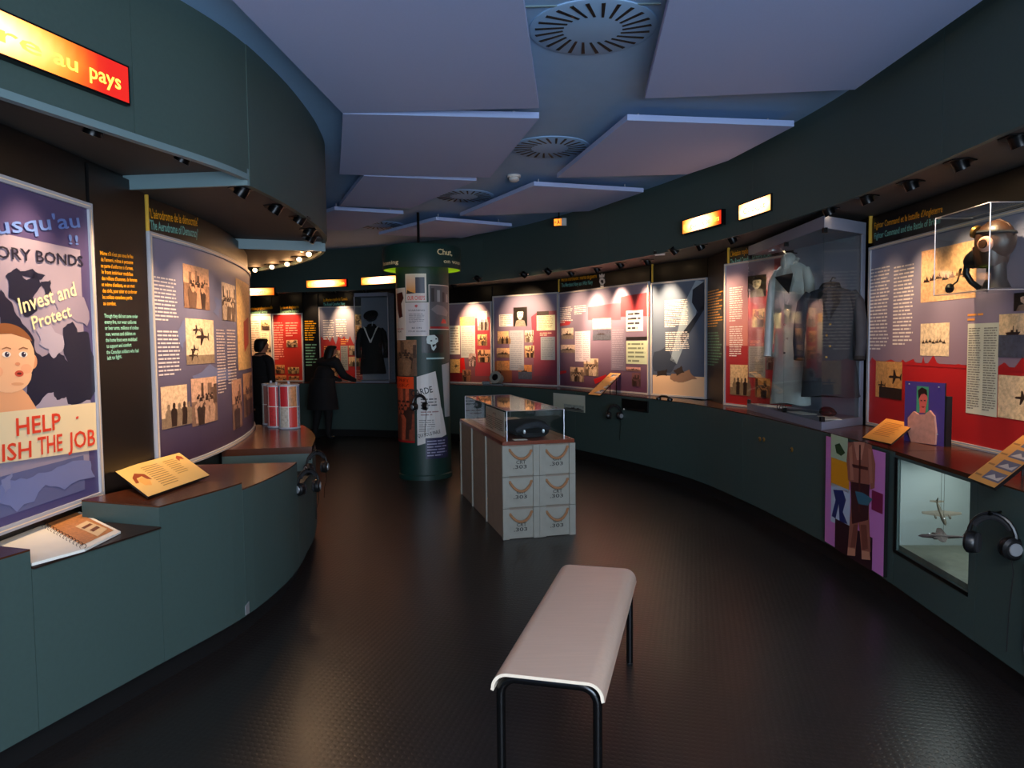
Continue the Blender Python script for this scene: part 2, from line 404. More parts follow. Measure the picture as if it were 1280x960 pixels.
for i, (x, y) in enumerate([(.43, 3.77), (.33, 6.0), (-.50, 7.9), (-1.75, 9.75)]):
    if i == 0: d0.location = (x, y, CEIL); d0['label'] = dl[0]
    else: copy_tree(d0, None, (x, y, CEIL), (0, 0, 0.06*i), dl[i])
t = thing('smoke_detector', 'small white round smoke detector on the ceiling', 'smoke detector', (.04, 6.98, CEIL))
G().lathe([(0.065, 0.0), (0.065, -0.02), (0.05, -0.022)], (.04, 6.98, CEIL), seg=20).build('base', 'white_plastic', t, smooth=True)
G().lathe([(0.048, -0.02), (0.05, -0.045), (0.03, -0.06), (0.001, -0.062)], (.04, 6.98, CEIL), seg=20).build('sensor_cap', 'white_plastic', t, smooth=True)

# ------------------------------------------------------------------ printed surfaces
class Surf:
    """vertical sheet over a plan curve; u runs left to right as seen from the room"""
    def __init__(s, pts, z0, z1, off=0.0, smooth=False):
        s.c = Curve(pts, 0.06, smooth); s.z0, s.z1, s.off = z0, z1, off; s.W = s.c.L[-1]; s.H = z1-z0
        s.curved = len(s.c.p) > 2; s.step = min(.05, s.c.L[-1]/max(1, len(s.c.p)-1)*1.01)
    def pt(s, u, v, n=0.0):
        u2 = u
        p = s.c.at(u2)
        t = s.c.tan(min(max(u, 0), s.W)) if s.curved else (s.c.p[1]-s.c.p[0]).normalized()
        if u < 0: p = s.c.p[0]+t*u
        elif u > s.W: p = s.c.p[-1]+t*(u-s.W)
        nn = Vector((t.y, -t.x)); q = p+nn*(n+s.off)
        return Vector((q.x, q.y, s.z0+v))
    def px(s, x, y):
        d = ray(x, y); best = None
        P = s.c.p
        for i in range(len(P)-1):
            a, b = P[i], P[i+1]; e = b-a
            den = d.x*e.y-d.y*e.x
            if abs(den) < 1e-9: continue
            tt = (a.x*e.y-a.y*e.x)/den
            k = (a.x*d.y-a.y*d.x)/den
            lo = -1e9 if i == 0 else -1e-6; hi = 1e9 if i == len(P)-2 else 1+1e-6
            if tt > 0 and lo <= k <= hi:
                if best is None or tt < best[0]: best = (tt, s.c.L[i]+k*e.length, EYE+tt*d.z-s.z0)
        return (best[1], best[2]) if best else (0, 0)
    def rect_px(s, x0, y0, x1, y1):
        xm, ym = (x0+x1)/2, (y0+y1)/2
        return s.px(x0, ym)[0], s.px(xm, y1)[1], s.px(x1, ym)[0], s.px(xm, y0)[1]

FONT_CACHE = {}
def glyphs(text):
    if text in FONT_CACHE: return FONT_CACHE[text]
    cu = bpy.data.curves.new('tmp', 'FONT'); cu.body = text; cu.size = 1.0; cu.resolution_u = 2; cu.fill_mode = 'FRONT'; cu.offset = 0.012
    o = bpy.data.objects.new('tmp', cu); COL.objects.link(o)
    dg = bpy.context.evaluated_depsgraph_get(); ev = o.evaluated_get(dg); me = ev.to_mesh()
    vs = [(v.co.x, v.co.y) for v in me.vertices]; fs = [tuple(p.vertices) for p in me.polygons]
    ev.to_mesh_clear(); bpy.data.objects.remove(o); bpy.data.curves.remove(cu)
    x0 = min(v[0] for v in vs); x1 = max(v[0] for v in vs)
    r = ([(x-x0, y) for x, y in vs], fs, x1-x0); FONT_CACHE[text] = r; return r

class Print:
    """flat print laid on a Surf: polygons in (u, v) with a colour per corner"""
    def __init__(s, surf, n=0.001): s.s = surf; s.n = n; s.v = []; s.f = []; s.c = []
    def raw(s, pts, faces, cols, lay=0):
        k = len(s.v)
        for (u, v) in pts: s.v.append((u, v, s.n+lay*0.0008))
        for f in faces: s.f.append(tuple(i+k for i in f)); 
        s.c += cols
    def poly(s, pts, rgb, lay=0):
        if not s.s.curved: s.raw(pts, [tuple(range(len(pts)))], [rgb]*len(pts), lay); return
        lo, hi = min(p[0] for p in pts), max(p[0] for p in pts); n = max(1, int((hi-lo)/s.s.step)+1)
        def cut(P, c, keep):                       # keep the side of u = c
            out = []
            for i, a in enumerate(P):
                b = P[(i+1) % len(P)]; ia, ib = keep*(a[0]-c) >= 0, keep*(b[0]-c) >= 0
                if ia: out.append(a)
                if ia != ib: k = (c-a[0])/(b[0]-a[0]); out.append((c, a[1]+(b[1]-a[1])*k))
            return out
        for i in range(n):
            a, b = lo+(hi-lo)*i/n, lo+(hi-lo)*(i+1)/n; P = list(pts)
            if i > 0: P = cut(P, a, 1)
            if i < n-1 and len(P) > 2: P = cut(P, b, -1)
            if len(P) > 2: s.raw(P, [tuple(range(len(P)))], [rgb]*len(P), lay)
    def rect(s, u0, v0, u1, v1, rgb, lay=0, top=None, rgb2=None):
        n = max(1, int(abs(u1-u0)/s.s.step)+1) if s.s.curved else 1
        pts, cols = [], []
        for i in range(n+1):
            u = u0+(u1-u0)*i/n; pts += [(u, v0), (u, v1)]; cols += [rgb, top or rgb]
        s.raw(pts, [(2*i, 2*i+2, 2*i+3, 2*i+1) for i in range(n)], cols, lay)
    def rpx(s, x0, y0, x1, y1, rgb, lay=0, top=None): s.rect(*s.s.rect_px(x0, y0, x1, y1), rgb, lay, top)
    def ppx(s, pts, rgb, lay=0): s.poly([s.s.px(*p) for p in pts], rgb, lay)
    def text(s, txt, u, v, h, w, rgb, lay=1, ang=0.0):
        vs, fs, tw = glyphs(txt); k = w/tw; ks = h/0.72; ca, sa = math.cos(ang), math.sin(ang)
        s.raw([(u+x*k*ca-y*ks*sa, v+x*k*sa+y*ks*ca) for x, y in vs], fs, [rgb]*len(vs), lay)
    def tpx(s, txt, x0, y0, x1, y1, h, rgb, lay=1):   # baseline from (x0,y0) to (x1,y1), cap height h pixels
        a, b = s.s.px(x0, y0), s.s.px(x1, y1); t = s.s.px(x0, y0-h)
        L = math.hypot(b[0]-a[0], b[1]-a[1]); s.text(txt, a[0], a[1], abs(t[1]-a[1]), L, rgb, lay, math.atan2(b[1]-a[1], b[0]-a[0]))
    def lines(s, u0, v0, u1, v1, n, rgb, lay=1, ragged=0.15, rnd=None, fill=0.42):
        rnd = rnd or random.Random(n*7+int(u0*1000)); lh = (v1-v0)/n
        for i in range(n):
            y = v1-(i+0.75)*lh; end = u1-(u1-u0)*ragged*rnd.random()
            if i == n-1: end = u0+(u1-u0)*(.4+.3*rnd.random())
            x = u0
            while x < end-0.004:
                w = lh*(1.0+2.6*rnd.random()); e = min(end, x+w); s.rect(x, y, e, y+lh*fill, rgb, lay); x = e+lh*0.38
    def lpx(s, x0, y0, x1, y1, n, rgb, lay=1, **k): s.lines(*s.s.rect_px(x0, y0, x1, y1), n, rgb, lay, **k)
    def build(s, name, parent, m='print', label=None):
        org = ORG[parent.name]; me = bpy.data.meshes.new(name)
        me.from_pydata([s.s.pt(u, v, n)-org for u, v, n in s.v], [], s.f); me.update()
        ca = me.color_attributes.new('Col', 'FLOAT_COLOR', 'POINT')
        for i, c in enumerate(s.c):
            cc = lin(c) if m != 'glow' else c
            ca.data[i].color = (*cc, 1)
        if m == 'photo':
            uv = me.uv_layers.new(name='UVMap')
            for lp in me.loops:
                q = s.v[lp.vertex_index]; uv.data[lp.index].uv = (q[0], q[1])
        me.materials.append(MATS[m]); o = bpy.data.objects.new(name, me); COL.objects.link(o); o.parent = parent; ORG[o.name] = org
        if label: o['label'] = label
        return o

RND = random.Random(5)
def rough(pts, k=2, amp=.16, seed=1):
    rr = random.Random(seed+len(pts)); P = list(pts)
    for _ in range(k):
        Q = []
        for i, a in enumerate(P):
            b = P[(i+1) % len(P)]; dx, dy = b[0]-a[0], b[1]-a[1]; t = (rr.random()-.5)*2*amp
            Q += [a, (a[0]+dx*.5-dy*t, a[1]+dy*.5+dx*t)]
        P = Q
    return P
# tiny picture motifs in unit coordinates (0..1)
PLANE = [(.0, .47), (.10, .42), (.34, .42), (.30, .12), (.38, .12), (.56, .43), (.84, .45), (.90, .33), (.96, .33), (.95, .5), (.97, .68), (.91, .68), (.85, .53), (.58, .56), (.46, .88), (.38, .88), (.36, .56), (.10, .54)]
SHIP = [(0.03, .38), (.12, .28), (.85, .28), (.97, .42), (.8, .40), (.78, .52), (.7, .52), (.68, .41), (.55, .41), (.54, .7), (.5, .7), (.49, .5), (.38, .5), (.37, .41), (.2, .40)]
PERSON = [(.34, 0), (.30, .55), (.36, .68), (.44, .70), (.42, .80), (.45, .90), (.52, .92), (.58, .88), (.59, .78), (.56, .70), (.66, .66), (.70, .5), (.64, 0)]
def motif(p, S, box, shp, rgb, lay, fx=0.0, fy=0.0, k=1.0):
    u0, v0, u1, v1 = box
    p.poly([(u0+(u1-u0)*(fx+a*k), v0+(v1-v0)*(fy+b*k)) for a, b in shp], rgb, lay)
def photo(S, parent, x0, y0, x1, y1, kind='crowd', tone=(226, 190, 150), lay=2, label=None):
    """one mounted photograph: toned paper with its own picture"""
    p = Print(S); p.n = 0.001+lay*0.0008; box = S.rect_px(x0, y0, x1, y1); u0, v0, u1, v1 = box
    dk = (52, 36, 30); md = tuple(int(c*.62) for c in tone)
    if kind == 'crowd':
        rr = random.Random(int(x0*31+y0*17)); w, h = u1-u0, v1-v0; hz = .45+.25*rr.random()
        mix = lambda k: tuple(int(a*k+b*(1-k)) for a, b in zip(tone, dk))
        p.rect(u0, v0, u1, v1, tone); p.rect(u0, v0, u1, v0+hz*h, mix(.55), .5)
        for q in range(4):                                   # buildings, masts and trees behind
            a = rr.random()*.9; b = .06+.16*rr.random(); t_ = hz+.1+.3*rr.random(); p.rect(u0+a*w, v0+hz*h*.8, u0+min(.99, a+b)*w, v0+min(.98, t_)*h, mix(.2+.4*rr.random()), 1)
        asp = w/h
        for row in range(3):
            base = .30-.15*row; sz = .34+.13*row; nn = int(5-row+asp*2)
            for q in range(nn):
                cx_ = (q+.2+.6*rr.random())/nn; bw = min(.16, sz*.36/max(.5, asp)); c_ = mix(rr.choice((.05, .12, .3, .75, .9))); f_ = mix(.85)
                if cx_+bw > .99 or cx_-bw < .01: continue
                b0, b1 = max(.01, base-.1), min(.9, base+sz*.7)
                p.poly([(u0+(cx_-bw*.7)*w, v0+b0*h), (u0+(cx_+bw*.7)*w, v0+b0*h), (u0+(cx_+bw)*w, v0+(b1-.06)*h), (u0+(cx_+bw*.4)*w, v0+b1*h), (u0+(cx_-bw*.4)*w, v0+b1*h), (u0+(cx_-bw)*w, v0+(b1-.06)*h)], c_, 1.5+row*.8)
                hr = bw*.42; p.poly([(u0+(cx_+hr*math.cos(a))*w, v0+min(.99, b1+.05+hr*asp*1.15*math.sin(a))*h) for a in [2*PI*k/7 for k in range(7)]], f_, 1.9+row*.8)
                p.poly([(u0+(cx_-hr)*w, v0+min(.985, b1+.06+hr*asp*.3)*h), (u0+(cx_+hr)*w, v0+min(.985, b1+.06+hr*asp*.3)*h), (u0+(cx_+hr*.6)*w, v0+min(.99, b1+.06+hr*asp*1.2)*h), (u0+(cx_-hr*.6)*w, v0+min(.99, b1+.06+hr*asp*1.2)*h)], mix(.05), 2.2+row*.8)
    if kind == 'plain': p.rect(u0, v0, u1, v1, tone)
    elif kind == 'plane':
        p.rect(u0, v0, u1, v1, tone); motif(p, S, box, PLANE, dk, 1, .42, .3, .42)
    elif kind == 'flight':
        p.rect(u0, v0, u1, v1, tone); p.rect(u0, v0, u1, v0+.2*(v1-v0), md, 1)
        for a, b, k in ((.2, .62, .28), (.3, .36, .5), (.12, .2, .26), (.05, .05, .3)): motif(p, S, box, PLANE, dk, 2, a, b, k)
    elif kind == 'planes':
        p.rect(u0, v0, u1, v1, tone); p.rect(u0+.15*(u1-u0), v0, u1, v0+.3*(v1-v0), dk, 1)
        motif(p, S, box, PLANE, dk, 1, .5, .35, .5); motif(p, S, box, PLANE, dk, 1, .1, .2, .3)
    elif kind == 'ship':
        p.rect(u0, v0, u1, v1, tone); p.rect(u0, v0, u1, v0+.38*(v1-v0), md, 1); motif(p, S, box, SHIP, dk, 2, .05, .1, .9)
    elif kind == 'sea':
        p.rect(u0, v0+.5*(v1-v0), u1, v1, tone); p.rect(u0, v0, u1, v0+.52*(v1-v0), (84, 88, 104), 1); motif(p, S, box, SHIP, dk, 2, .2, .38, .5)
    elif kind == 'field':
        p.rect(u0, v0, u1, v1, tone)
        for k in range(7): motif(p, S, box, [(0, 0), (.2, .6), (.35, .3), (.55, 1), (.7, .4), (1, 0)], dk, 1, .05+.12*k, .38+.02*(k % 3), .13)
    elif kind == 'men':
        p.rect(u0, v0, u1, v1, tone); p.rect(u0, v0, u1, v0+.25*(v1-v0), md, 1)
        for k in range(5): motif(p, S, box, PERSON, dk if k % 2 else md, 2, -.05+.2*k, .02*(k % 2), .62)
    elif kind == 'portrait':
        p.rect(u0, v0, u1, v1, (30, 24, 22)); motif(p, S, box, [(.28, .5), (.26, .75), (.4, .92), (.6, .92), (.74, .75), (.7, .5), (.55, .36), (.42, .36)], tone, 1)
        motif(p, S, box, [(.1, 0), (.2, .3), (.42, .36), (.55, .36), (.8, .3), (.92, 0)], md, 1)
        motif(p, S, box, [(.22, .7), (.3, .98), (.72, .98), (.8, .7), (.68, .78), (.35, .78)], (22, 18, 16), 2)
        motif(p, S, box, [(.36, .66), (.44, .66), (.44, .7), (.36, .7)], dk, 2); motif(p, S, box, [(.56, .66), (.64, .66), (.64, .7), (.56, .7)], dk, 2)
        motif(p, S, box, [(.42, .47), (.58, .47), (.58, .5), (.42, .5)], dk, 2)
    return p.build('photograph', parent, 'photo', label)
def sheet(S, parent, x0, y0, x1, y1, rgb=(200, 206, 200), n=14, ink=(120, 120, 120), lay=2, name='text_sheet', cols=1):
    p = Print(S); p.n = 0.001+lay*0.0008; u0, v0, u1, v1 = S.rect_px(x0, y0, x1, y1); p.rect(u0, v0, u1, v1, rgb)
    w = (u1-u0)/cols
    for c in range(cols): p.lines(u0+w*c+w*.08, v0+(v1-v0)*.05, u0+w*(c+1)-w*.08, v1-(v1-v0)*.04, n, ink, 1)
    return p.build(name, parent)
def block(S, parent, x0, y0, x1, y1, n, rgb=(226, 214, 200), lay=2, **k):
    p = Print(S); p.n = 0.001+lay*0.0008; p.lpx(x0, y0, x1, y1, n, rgb, 0, **k); return p.build('text_block', parent)
def panel(S, label, bg, name='exhibit_panel', frame='alu', top=None, inner=True, cat='panel', group='illuminated history panels', fw=0.022, board_m='print'):
    c = S.pt(S.W/2, 0, 0); t = thing(name, label, cat, c, group)
    # backing board with real thickness
    g = G(); n = max(1, int(S.W/0.06)) if S.curved else 1
    rings = [[S.pt(S.W*i/n, 0, -0.0005), S.pt(S.W*i/n, S.H, -0.0005), S.pt(S.W*i/n, S.H, -0.022), S.pt(S.W*i/n, 0, -0.022)] for i in range(n+1)]
    g.loft(rings).build('board', 'black_wall', t)
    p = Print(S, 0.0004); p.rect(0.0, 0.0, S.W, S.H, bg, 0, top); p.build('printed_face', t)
    if frame:
        g = G()
        def bar(u0, v0, u1, v1, d0=-0.02, d1=0.012):
            k = max(1, int(abs(u1-u0)/0.06)) if S.curved else 1
            g.loft([[S.pt(u0+(u1-u0)*i/k, v0, d1), S.pt(u0+(u1-u0)*i/k, v1, d1), S.pt(u0+(u1-u0)*i/k, v1, d0), S.pt(u0+(u1-u0)*i/k, v0, d0)] for i in range(k+1)])
        bar(-fw, -fw, S.W+fw, 0); bar(-fw, S.H, S.W+fw, S.H+fw); bar(-fw, 0, 0, S.H); bar(S.W, 0, S.W+fw, S.H)
        fo = g.build('frame', frame, t)
        if inner:
            p = Print(S, 0.0135); w = 0.005
            for a in ((-fw*.4, -fw*.6, S.W+fw*.4, -fw*.6+w), (-fw*.4, S.H+fw*.4, S.W+fw*.4, S.H+fw*.4+w), (-fw*.6, 0, -fw*.6+w, S.H), (S.W+fw*.4, 0, S.W+fw*.4+w, S.H)): p.rect(*a, (238, 214, 176))
            p.build('frame_bead', fo)
    return t
YEL, TEAL = (240, 170, 20), (120, 196, 186)
def title(S, parent, a, b, pa, pb, h, name='title'):
    """two title lines printed on the black wall above the panel (pixel baselines)"""
    p = Print(S, -0.012); p.tpx(a, *pa, h, YEL, 0); p.tpx(b, *pb, h, TEAL, 0)
    return p.build(name, parent)
def goldbar(S, parent, x, y0, y1):
    u, v1 = S.px(x, y0); _, v0 = S.px(x, y1)
    g = G(); g.hexa([S.pt(u-.006, v0, .004), S.pt(u+.006, v0, .004), S.pt(u+.006, v0, -.02), S.pt(u-.006, v0, -.02), S.pt(u-.006, v1, .004), S.pt(u+.006, v1, .004), S.pt(u+.006, v1, -.02), S.pt(u-.006, v1, -.02)])
    return g.build('divider_strip', 'gold_line', parent)
def header(S, parent, ztop=2.45, u0=None, u1=None):
    u0 = -0.02 if u0 is None else u0; u1 = S.W+0.02 if u1 is None else u1
    k = max(1, int((u1-u0)/0.06)) if S.curved else 1; v0, v1 = S.H+0.024, ztop-S.z0
    G().loft([[S.pt(u0+(u1-u0)*i/k, v0, -.013), S.pt(u0+(u1-u0)*i/k, v1, -.013), S.pt(u0+(u1-u0)*i/k, v1, -.03), S.pt(u0+(u1-u0)*i/k, v0, -.03)] for i in range(k+1)]).build('header_board', 'black_wall', parent)

# ---- left wall: big poster ------------------------------------------------
SP1 = Surf([(-2.075, 2.25), (-2.065, 3.555)], 0.83, 2.225)
t = panel(SP1, 'framed wartime savings poster with a baby and red HELP lettering, far left', (70, 66, 112), top=(74, 64, 104), name='wall_poster', cat='poster', group=None, fw=0.03)
header(SP1, t, 2.47)
p = Print(SP1); W_ = (-60)
p.rpx(-60, 296, 106, 612, (150, 140, 158), 0)                      # printed poster inside the panel
p.rpx(-60, 590, 106, 640, (92, 98, 138), 1)
p.build('poster_sheet', t)
p = Print(SP1, 0.003)                                              # world map
NV = (26, 30, 52)
for pts in ([(6, 345), (20, 335), (32, 350), (44, 340), (52, 356), (40, 372), (46, 388), (30, 396), (24, 380), (10, 372)],
            [(20, 338), (40, 336), (56, 344), (50, 350), (34, 346)], [(50, 352), (62, 350), (64, 366), (54, 372)],
            [(0, 362), (14, 378), (24, 398), (40, 420), (44, 440), (52, 446), (66, 430), (72, 440), (84, 452), (78, 410), (90, 402), (96, 415), (110, 416), (112, 500), (40, 512), (36, 440), (20, 412), (0, 410)]): p.ppx(rough(pts), NV)
p.ppx(rough([(44, 412), (62, 406), (78, 420), (76, 440), (66, 448), (60, 436), (48, 430)]), (168, 160, 178), 1)
p.ppx(rough([(40, 516), (58, 492), (66, 490), (70, 500), (82, 496), (84, 505), (96, 508), (112, 500), (112, 520), (40, 530)]), (160, 152, 170), 1)
p.ppx(rough([(62, 372), (88, 360), (104, 372), (108, 408), (92, 400), (84, 384), (70, 392)]), (142, 132, 152), 1)
p.build('world_map', t)
p = Print(SP1, 0.005)
p.tpx("Jusqu'au", -22, 294, 99, 284, 22, (96, 128, 196)); p.build('script_heading', t); p = Print(SP1, 0.005); p.tpx('!!', 85, 305, 97, 306, 12, (96, 128, 196)); p.build('exclamation_marks', t)
p = Print(SP1, 0.005); p.tpx('VICTORY BONDS', -62, 316, 103, 333, 17, (30, 28, 44)); p.build('poster_heading', t)
p = Print(SP1, 0.006); p.tpx('Invest and', 24, 392, 94, 369, 20, (248, 232, 176)); p.tpx('Protect', 40, 412, 88, 395, 17, (248, 232, 176)); p.build('slogan', t)
def ell(cx_, cy_, rx, ry, a0=0, a1=360, n=22):
    return [(cx_+rx*math.cos(math.radians(a0+(a1-a0)*k/n)), cy_-ry*math.sin(math.radians(a0+(a1-a0)*k/n))) for k in range(n+1)]
p = Print(SP1, 0.005)                                              # baby
p.ppx([(-46, 536), (-44, 505), (-34, 486), (-10, 478), (20, 480), (34, 494), (44, 510), (47, 524), (47, 530), (-46, 545)], (234, 168, 120))
p.ppx(ell(40, 452, 5, 9), (222, 150, 106), .5); p.ppx(ell(4, 448, 38, 41), (244, 188, 142), 1); p.ppx(ell(9, 468, 29, 23), (244, 188, 142), 1.2)
p.ppx(ell(4, 446, 39, 42, 28, 152)[:] + [(-26, 424), (-8, 418), (12, 417), (28, 422)], (150, 92, 52), 1.6)
p.ppx(ell(31, 461, 7, 6), (242, 174, 130), 2); p.ppx(ell(-6, 465, 8, 7), (242, 174, 130), 2)
for ex in (6, 27):
    p.ppx(ell(ex, 443, 5.5, 3.6), (250, 240, 226), 2.4); p.ppx(ell(ex+.5, 443, 2.9, 3.2), (52, 44, 66), 2.8); p.ppx(ell(ex+1.4, 441.6, .9, .9), (250, 246, 240), 3.2)
    p.ppx([(ex-6, 436), (ex, 433.5), (ex+6, 435.5), (ex+5.5, 436.6), (ex, 435), (ex-5.5, 437)], (156, 100, 62), 2.4)
p.ppx(ell(20, 455, 3.2, 2.2), (224, 146, 104), 2.4); p.ppx(ell(22, 467, 5.6, 4), (208, 84, 62), 2.4); p.ppx(ell(22, 467, 3, 1.5), (110, 40, 32), 2.8); p.ppx(ell(20, 480, 8, 2), (228, 164, 118), 2.2)
p.build('baby_picture', t)
p = Print(SP1, 0.006); p.ppx([(-62, 522), (118, 503), (120, 562), (-62, 588)], (232, 214, 172)); p.build('banner', t)
p = Print(SP1, 0.008); p.tpx('HELP', 18, 545, 74, 536, 23, (224, 66, 40)); p.build('banner_lettering', t); p = Print(SP1, 0.008); p.tpx('FINISH', -48, 585, 37, 571, 24, (224, 66, 40)); p.build('banner_lettering', t); p = Print(SP1, 0.008); p.tpx('THE', 45, 569, 76, 563, 23, (224, 66, 40)); p.build('banner_lettering', t); p = Print(SP1, 0.008); p.tpx('JOB', 83, 562, 117, 556, 22, (224, 66, 40))
p.build('banner_lettering', t); p = Print(SP1, 0.008); p.ppx([(93, 521), (96, 520), (96, 523), (93, 524)], (224, 66, 40)); p.build('banner_dot', t)
p = Print(SP1, 0.004)
p.ppx(rough([(-20, 620), (10, 600), (40, 596), (70, 584), (112, 576), (118, 596), (80, 612), (56, 606), (20, 640)]), (112, 122, 168), 0)
p.ppx(rough([(0, 600), (14, 590), (12, 610), (2, 624)]), (126, 132, 170), 1); p.build('lower_map', t)

# ---- left wall: black text board ------------------------------------------
SB1 = Surf([(-2.075, 3.60), (-2.075, 4.14)], 0.81, 2.46)
t = panel(SB1, 'tall black board with yellow and green text right of the baby poster', (12, 10, 10), name='text_board', frame=None, cat='text board', group='black text boards')
p = Print(SB1, 0.0015)
fr = ["Même s'il n'est pas sous le feu", "de l'ennemi, même si personne", "ne porte d'uniforme ni d'armes,", "le front intérieur mobilise", "des millions d'hommes, de femmes", "et même d'enfants, en un mot", "des civils, pour aider et conforter", "les soldats canadiens partis", "au combat."]
ws = [(125, 166), (126, 166), (126, 166), (127, 166), (127, 171), (127, 168), (128, 171), (128, 165), (129, 145)]
for i, s_ in enumerate(fr):
    y = 318.5+i*7.85; p.tpx(s_, ws[i][0], y, ws[i][1], y+4.5-i*0.5, 5.2, YEL, 0)
p.build('french_text', t)
p = Print(SB1, 0.0015)
en = ["Though they did not come under", "enemy fire, nor wear uniforms", "or bear arms, millions of civilian", "men, women and children on", "the home front were mobilized", "to support and comfort", "the Canadian soldiers who had", "left to fight."]
we = [(130, 172), (130.5, 170), (131, 173), (132, 169), (132, 171), (133, 164), (133, 173), (134, 152)]
for i, s_ in enumerate(en):
    y = 397+i*7.6; p.tpx(s_, we[i][0], y, we[i][1], y+0.6-i*0.5, 5.0, (150, 222, 200), 0)
p.build('english_text', t)

# ---- left wall: curved panel ----------------------------------------------
SP2 = Surf([(-2.075, 4.19), (-2.06, 4.8), (-2.125, 5.5), (-2.29, 6.3), (-2.52, 6.93), (-2.9, 7.42)], 0.83, 2.185, smooth=True)
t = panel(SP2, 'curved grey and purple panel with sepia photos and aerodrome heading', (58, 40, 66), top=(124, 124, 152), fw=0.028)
header(SP2, t, 2.40)
title(SP2, t, '"L\'aérodrome de la démocratie"', '"The Aerodrome of Democracy"', (188, 274), (188, 290), 13) if False else None
p = Print(SP2, -0.0115); p.tpx('"L\'aérodrome de la démocratie"', 189, 272, 250, 283, 12, YEL); p.tpx('"The Aerodrome of Democracy"', 189, 286, 250, 297, 12, TEAL); p.build('title', t)
goldbar(SP2, t, 184, 243, 289)
block(SP2, t, 192, 346, 222, 402, 12, (214, 204, 204)); block(SP2, t, 197, 412, 226, 470, 12, (214, 204, 204)); block(SP2, t, 271, 411, 282, 492, 22, (208, 186, 180)); block(SP2, t, 284, 411, 295, 480, 18, (208, 186, 180))
photo(SP2, t, 229, 333, 261, 386, 'crowd', (232, 176, 138)); photo(SP2, t, 232, 399, 267, 455, 'flight', (246, 212, 174)); photo(SP2, t, 277, 355, 294, 401, 'crowd', (246, 214, 184))
photo(SP2, t, 201, 482, 234, 534, 'men', (244, 208, 168)); photo(SP2, t, 239, 472, 271, 530, 'crowd', (226, 180, 150)); photo(SP2, t, 290, 474, 302, 536, 'crowd', (214, 160, 130)); photo(SP2, t, 304, 466, 315, 520, 'crowd', (220, 160, 110))
photo(SP2, t, 296, 352, 312, 462, 'plain', (240, 192, 124), label='tall ochre picture')
p = Print(SP2, 0.004); p.ppx([(304, 402), (310, 396), (310, 430), (305, 440)], (196, 70, 40)); p.build('red_flag_motif', t)
p = Print(SP2, 0.0022)
for pts in ([(240, 470), (262, 455), (290, 462), (286, 475), (250, 480)], [(222, 420), (232, 398), (228, 440)], [(268, 370), (276, 375), (274, 400), (266, 390)]):
    p = Print(SP2, 0.0022); p.ppx(rough(pts), (104, 112, 150)); p.build('faded_map_patch', t)

# ---- right wall panels ------------------------------------------------------
LILAC, RED, PURP = (136, 128, 152), (178, 30, 34), (92, 52, 78)
SF = Surf([(2.685, 5.40), (2.70, 3.0)], 0.93, 2.21)
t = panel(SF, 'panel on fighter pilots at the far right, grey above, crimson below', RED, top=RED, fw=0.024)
header(SF, t, 2.45)
p = Print(SF, 0.0012); u0, _, u1, _ = SF.rect_px(1087, 340, 1310, 430); vt = SF.px(1180, 455)[1]
p.rect(0, vt, SF.W, SF.H, (142, 118, 134), 0, (126, 132, 158)); p.build('upper_ground', t)
p = Print(SF, 0.0022)
rr = random.Random(3); pts = [(0, vt-.02)]
u = 0
top = []
while u < SF.W:
    w = .05+.2*rr.random(); top.append((u, vt-.02*rr.random())); top.append((u+w*(.3+.3*rr.random()), vt-.01+.10*rr.random()**2)); top.append((u+w*.6, vt+.02*rr.random())); u += w
for i in range(0, len(top)-2, 1): p.poly([(top[i][0], vt-.02), (top[i+1][0], vt-.02), top[i+1], top[i]], RED)
p.build('red_splashes', t)
p = Print(SF, -0.0115); p.tpx("Fighter Command et la bataille d'Angleterre", 1091, 286, 1176, 265, 7.5, YEL); p.tpx('Fighter Command and the Battle of Britain', 1091, 299, 1173, 279, 7.5, TEAL); p.build('title', t)
goldbar(SF, t, 1087, 270, 304)
block(SF, t, 1088, 333, 1112, 438, 24, (232, 222, 214)); block(SF, t, 1117, 330, 1143, 432, 22, (232, 222, 214)); block(SF, t, 1210, 390, 1230, 402, 2, (226, 150, 70))
photo(SF, t, 1152, 307, 1221, 375, 'field', (250, 196, 146)); photo(SF, t, 1151, 404, 1187, 445, 'field', (248, 224, 184)); photo(SF, t, 1095, 452, 1128, 498, 'planes', (214, 158, 92))
sheet(SF, t, 1209, 404, 1248, 519, (206, 206, 186), 34, (122, 118, 108), cols=2)
photo(SF, t, 1249, 392, 1290, 447, 'sea', (252, 214, 164)); photo(SF, t, 1248, 470, 1300, 525, 'plane', (250, 218, 172)); photo(SF, t, 1268, 365, 1300, 388, 'portrait', (230, 190, 160))

SRC = Surf([(2.14, 7.20), (2.50, 6.32)], 0.93, 2.29)
t = panel(SRC, 'red and grey air force panel partly behind the tall glass case', (164, 32, 34), top=(150, 70, 78))
header(SRC, t, 2.45)
p = Print(SRC, 0.0012); u0, v0, u1, v1 = SRC.rect_px(907, 345, 930, 470)
p.rect(0, SRC.H*.42, SRC.W*.34, SRC.H, (196, 120, 110), 0, (150, 138, 158)); p.rect(SRC.W*.34, SRC.H*.8, SRC.W*.7, SRC.H, (148, 116, 134), 0, (140, 128, 150)); p.build('grey_ground', t)
p = Print(SRC, -0.0115); p.tpx("L'Aviation royale du Canada (ARC)", 912, 321, 960, 311, 7, YEL); p.tpx('The Royal Canadian Air Force (RCAF)', 912, 331, 963, 321, 7, TEAL); p.build('title', t)
goldbar(SRC, t, 910, 307, 332)
block(SRC, t, 912, 358, 929, 402, 16, (240, 226, 220)); block(SRC, t, 912, 407, 929, 446, 14, (240, 226, 220)); block(SRC, t, 938, 425, 950, 432, 3, (240, 130, 90))
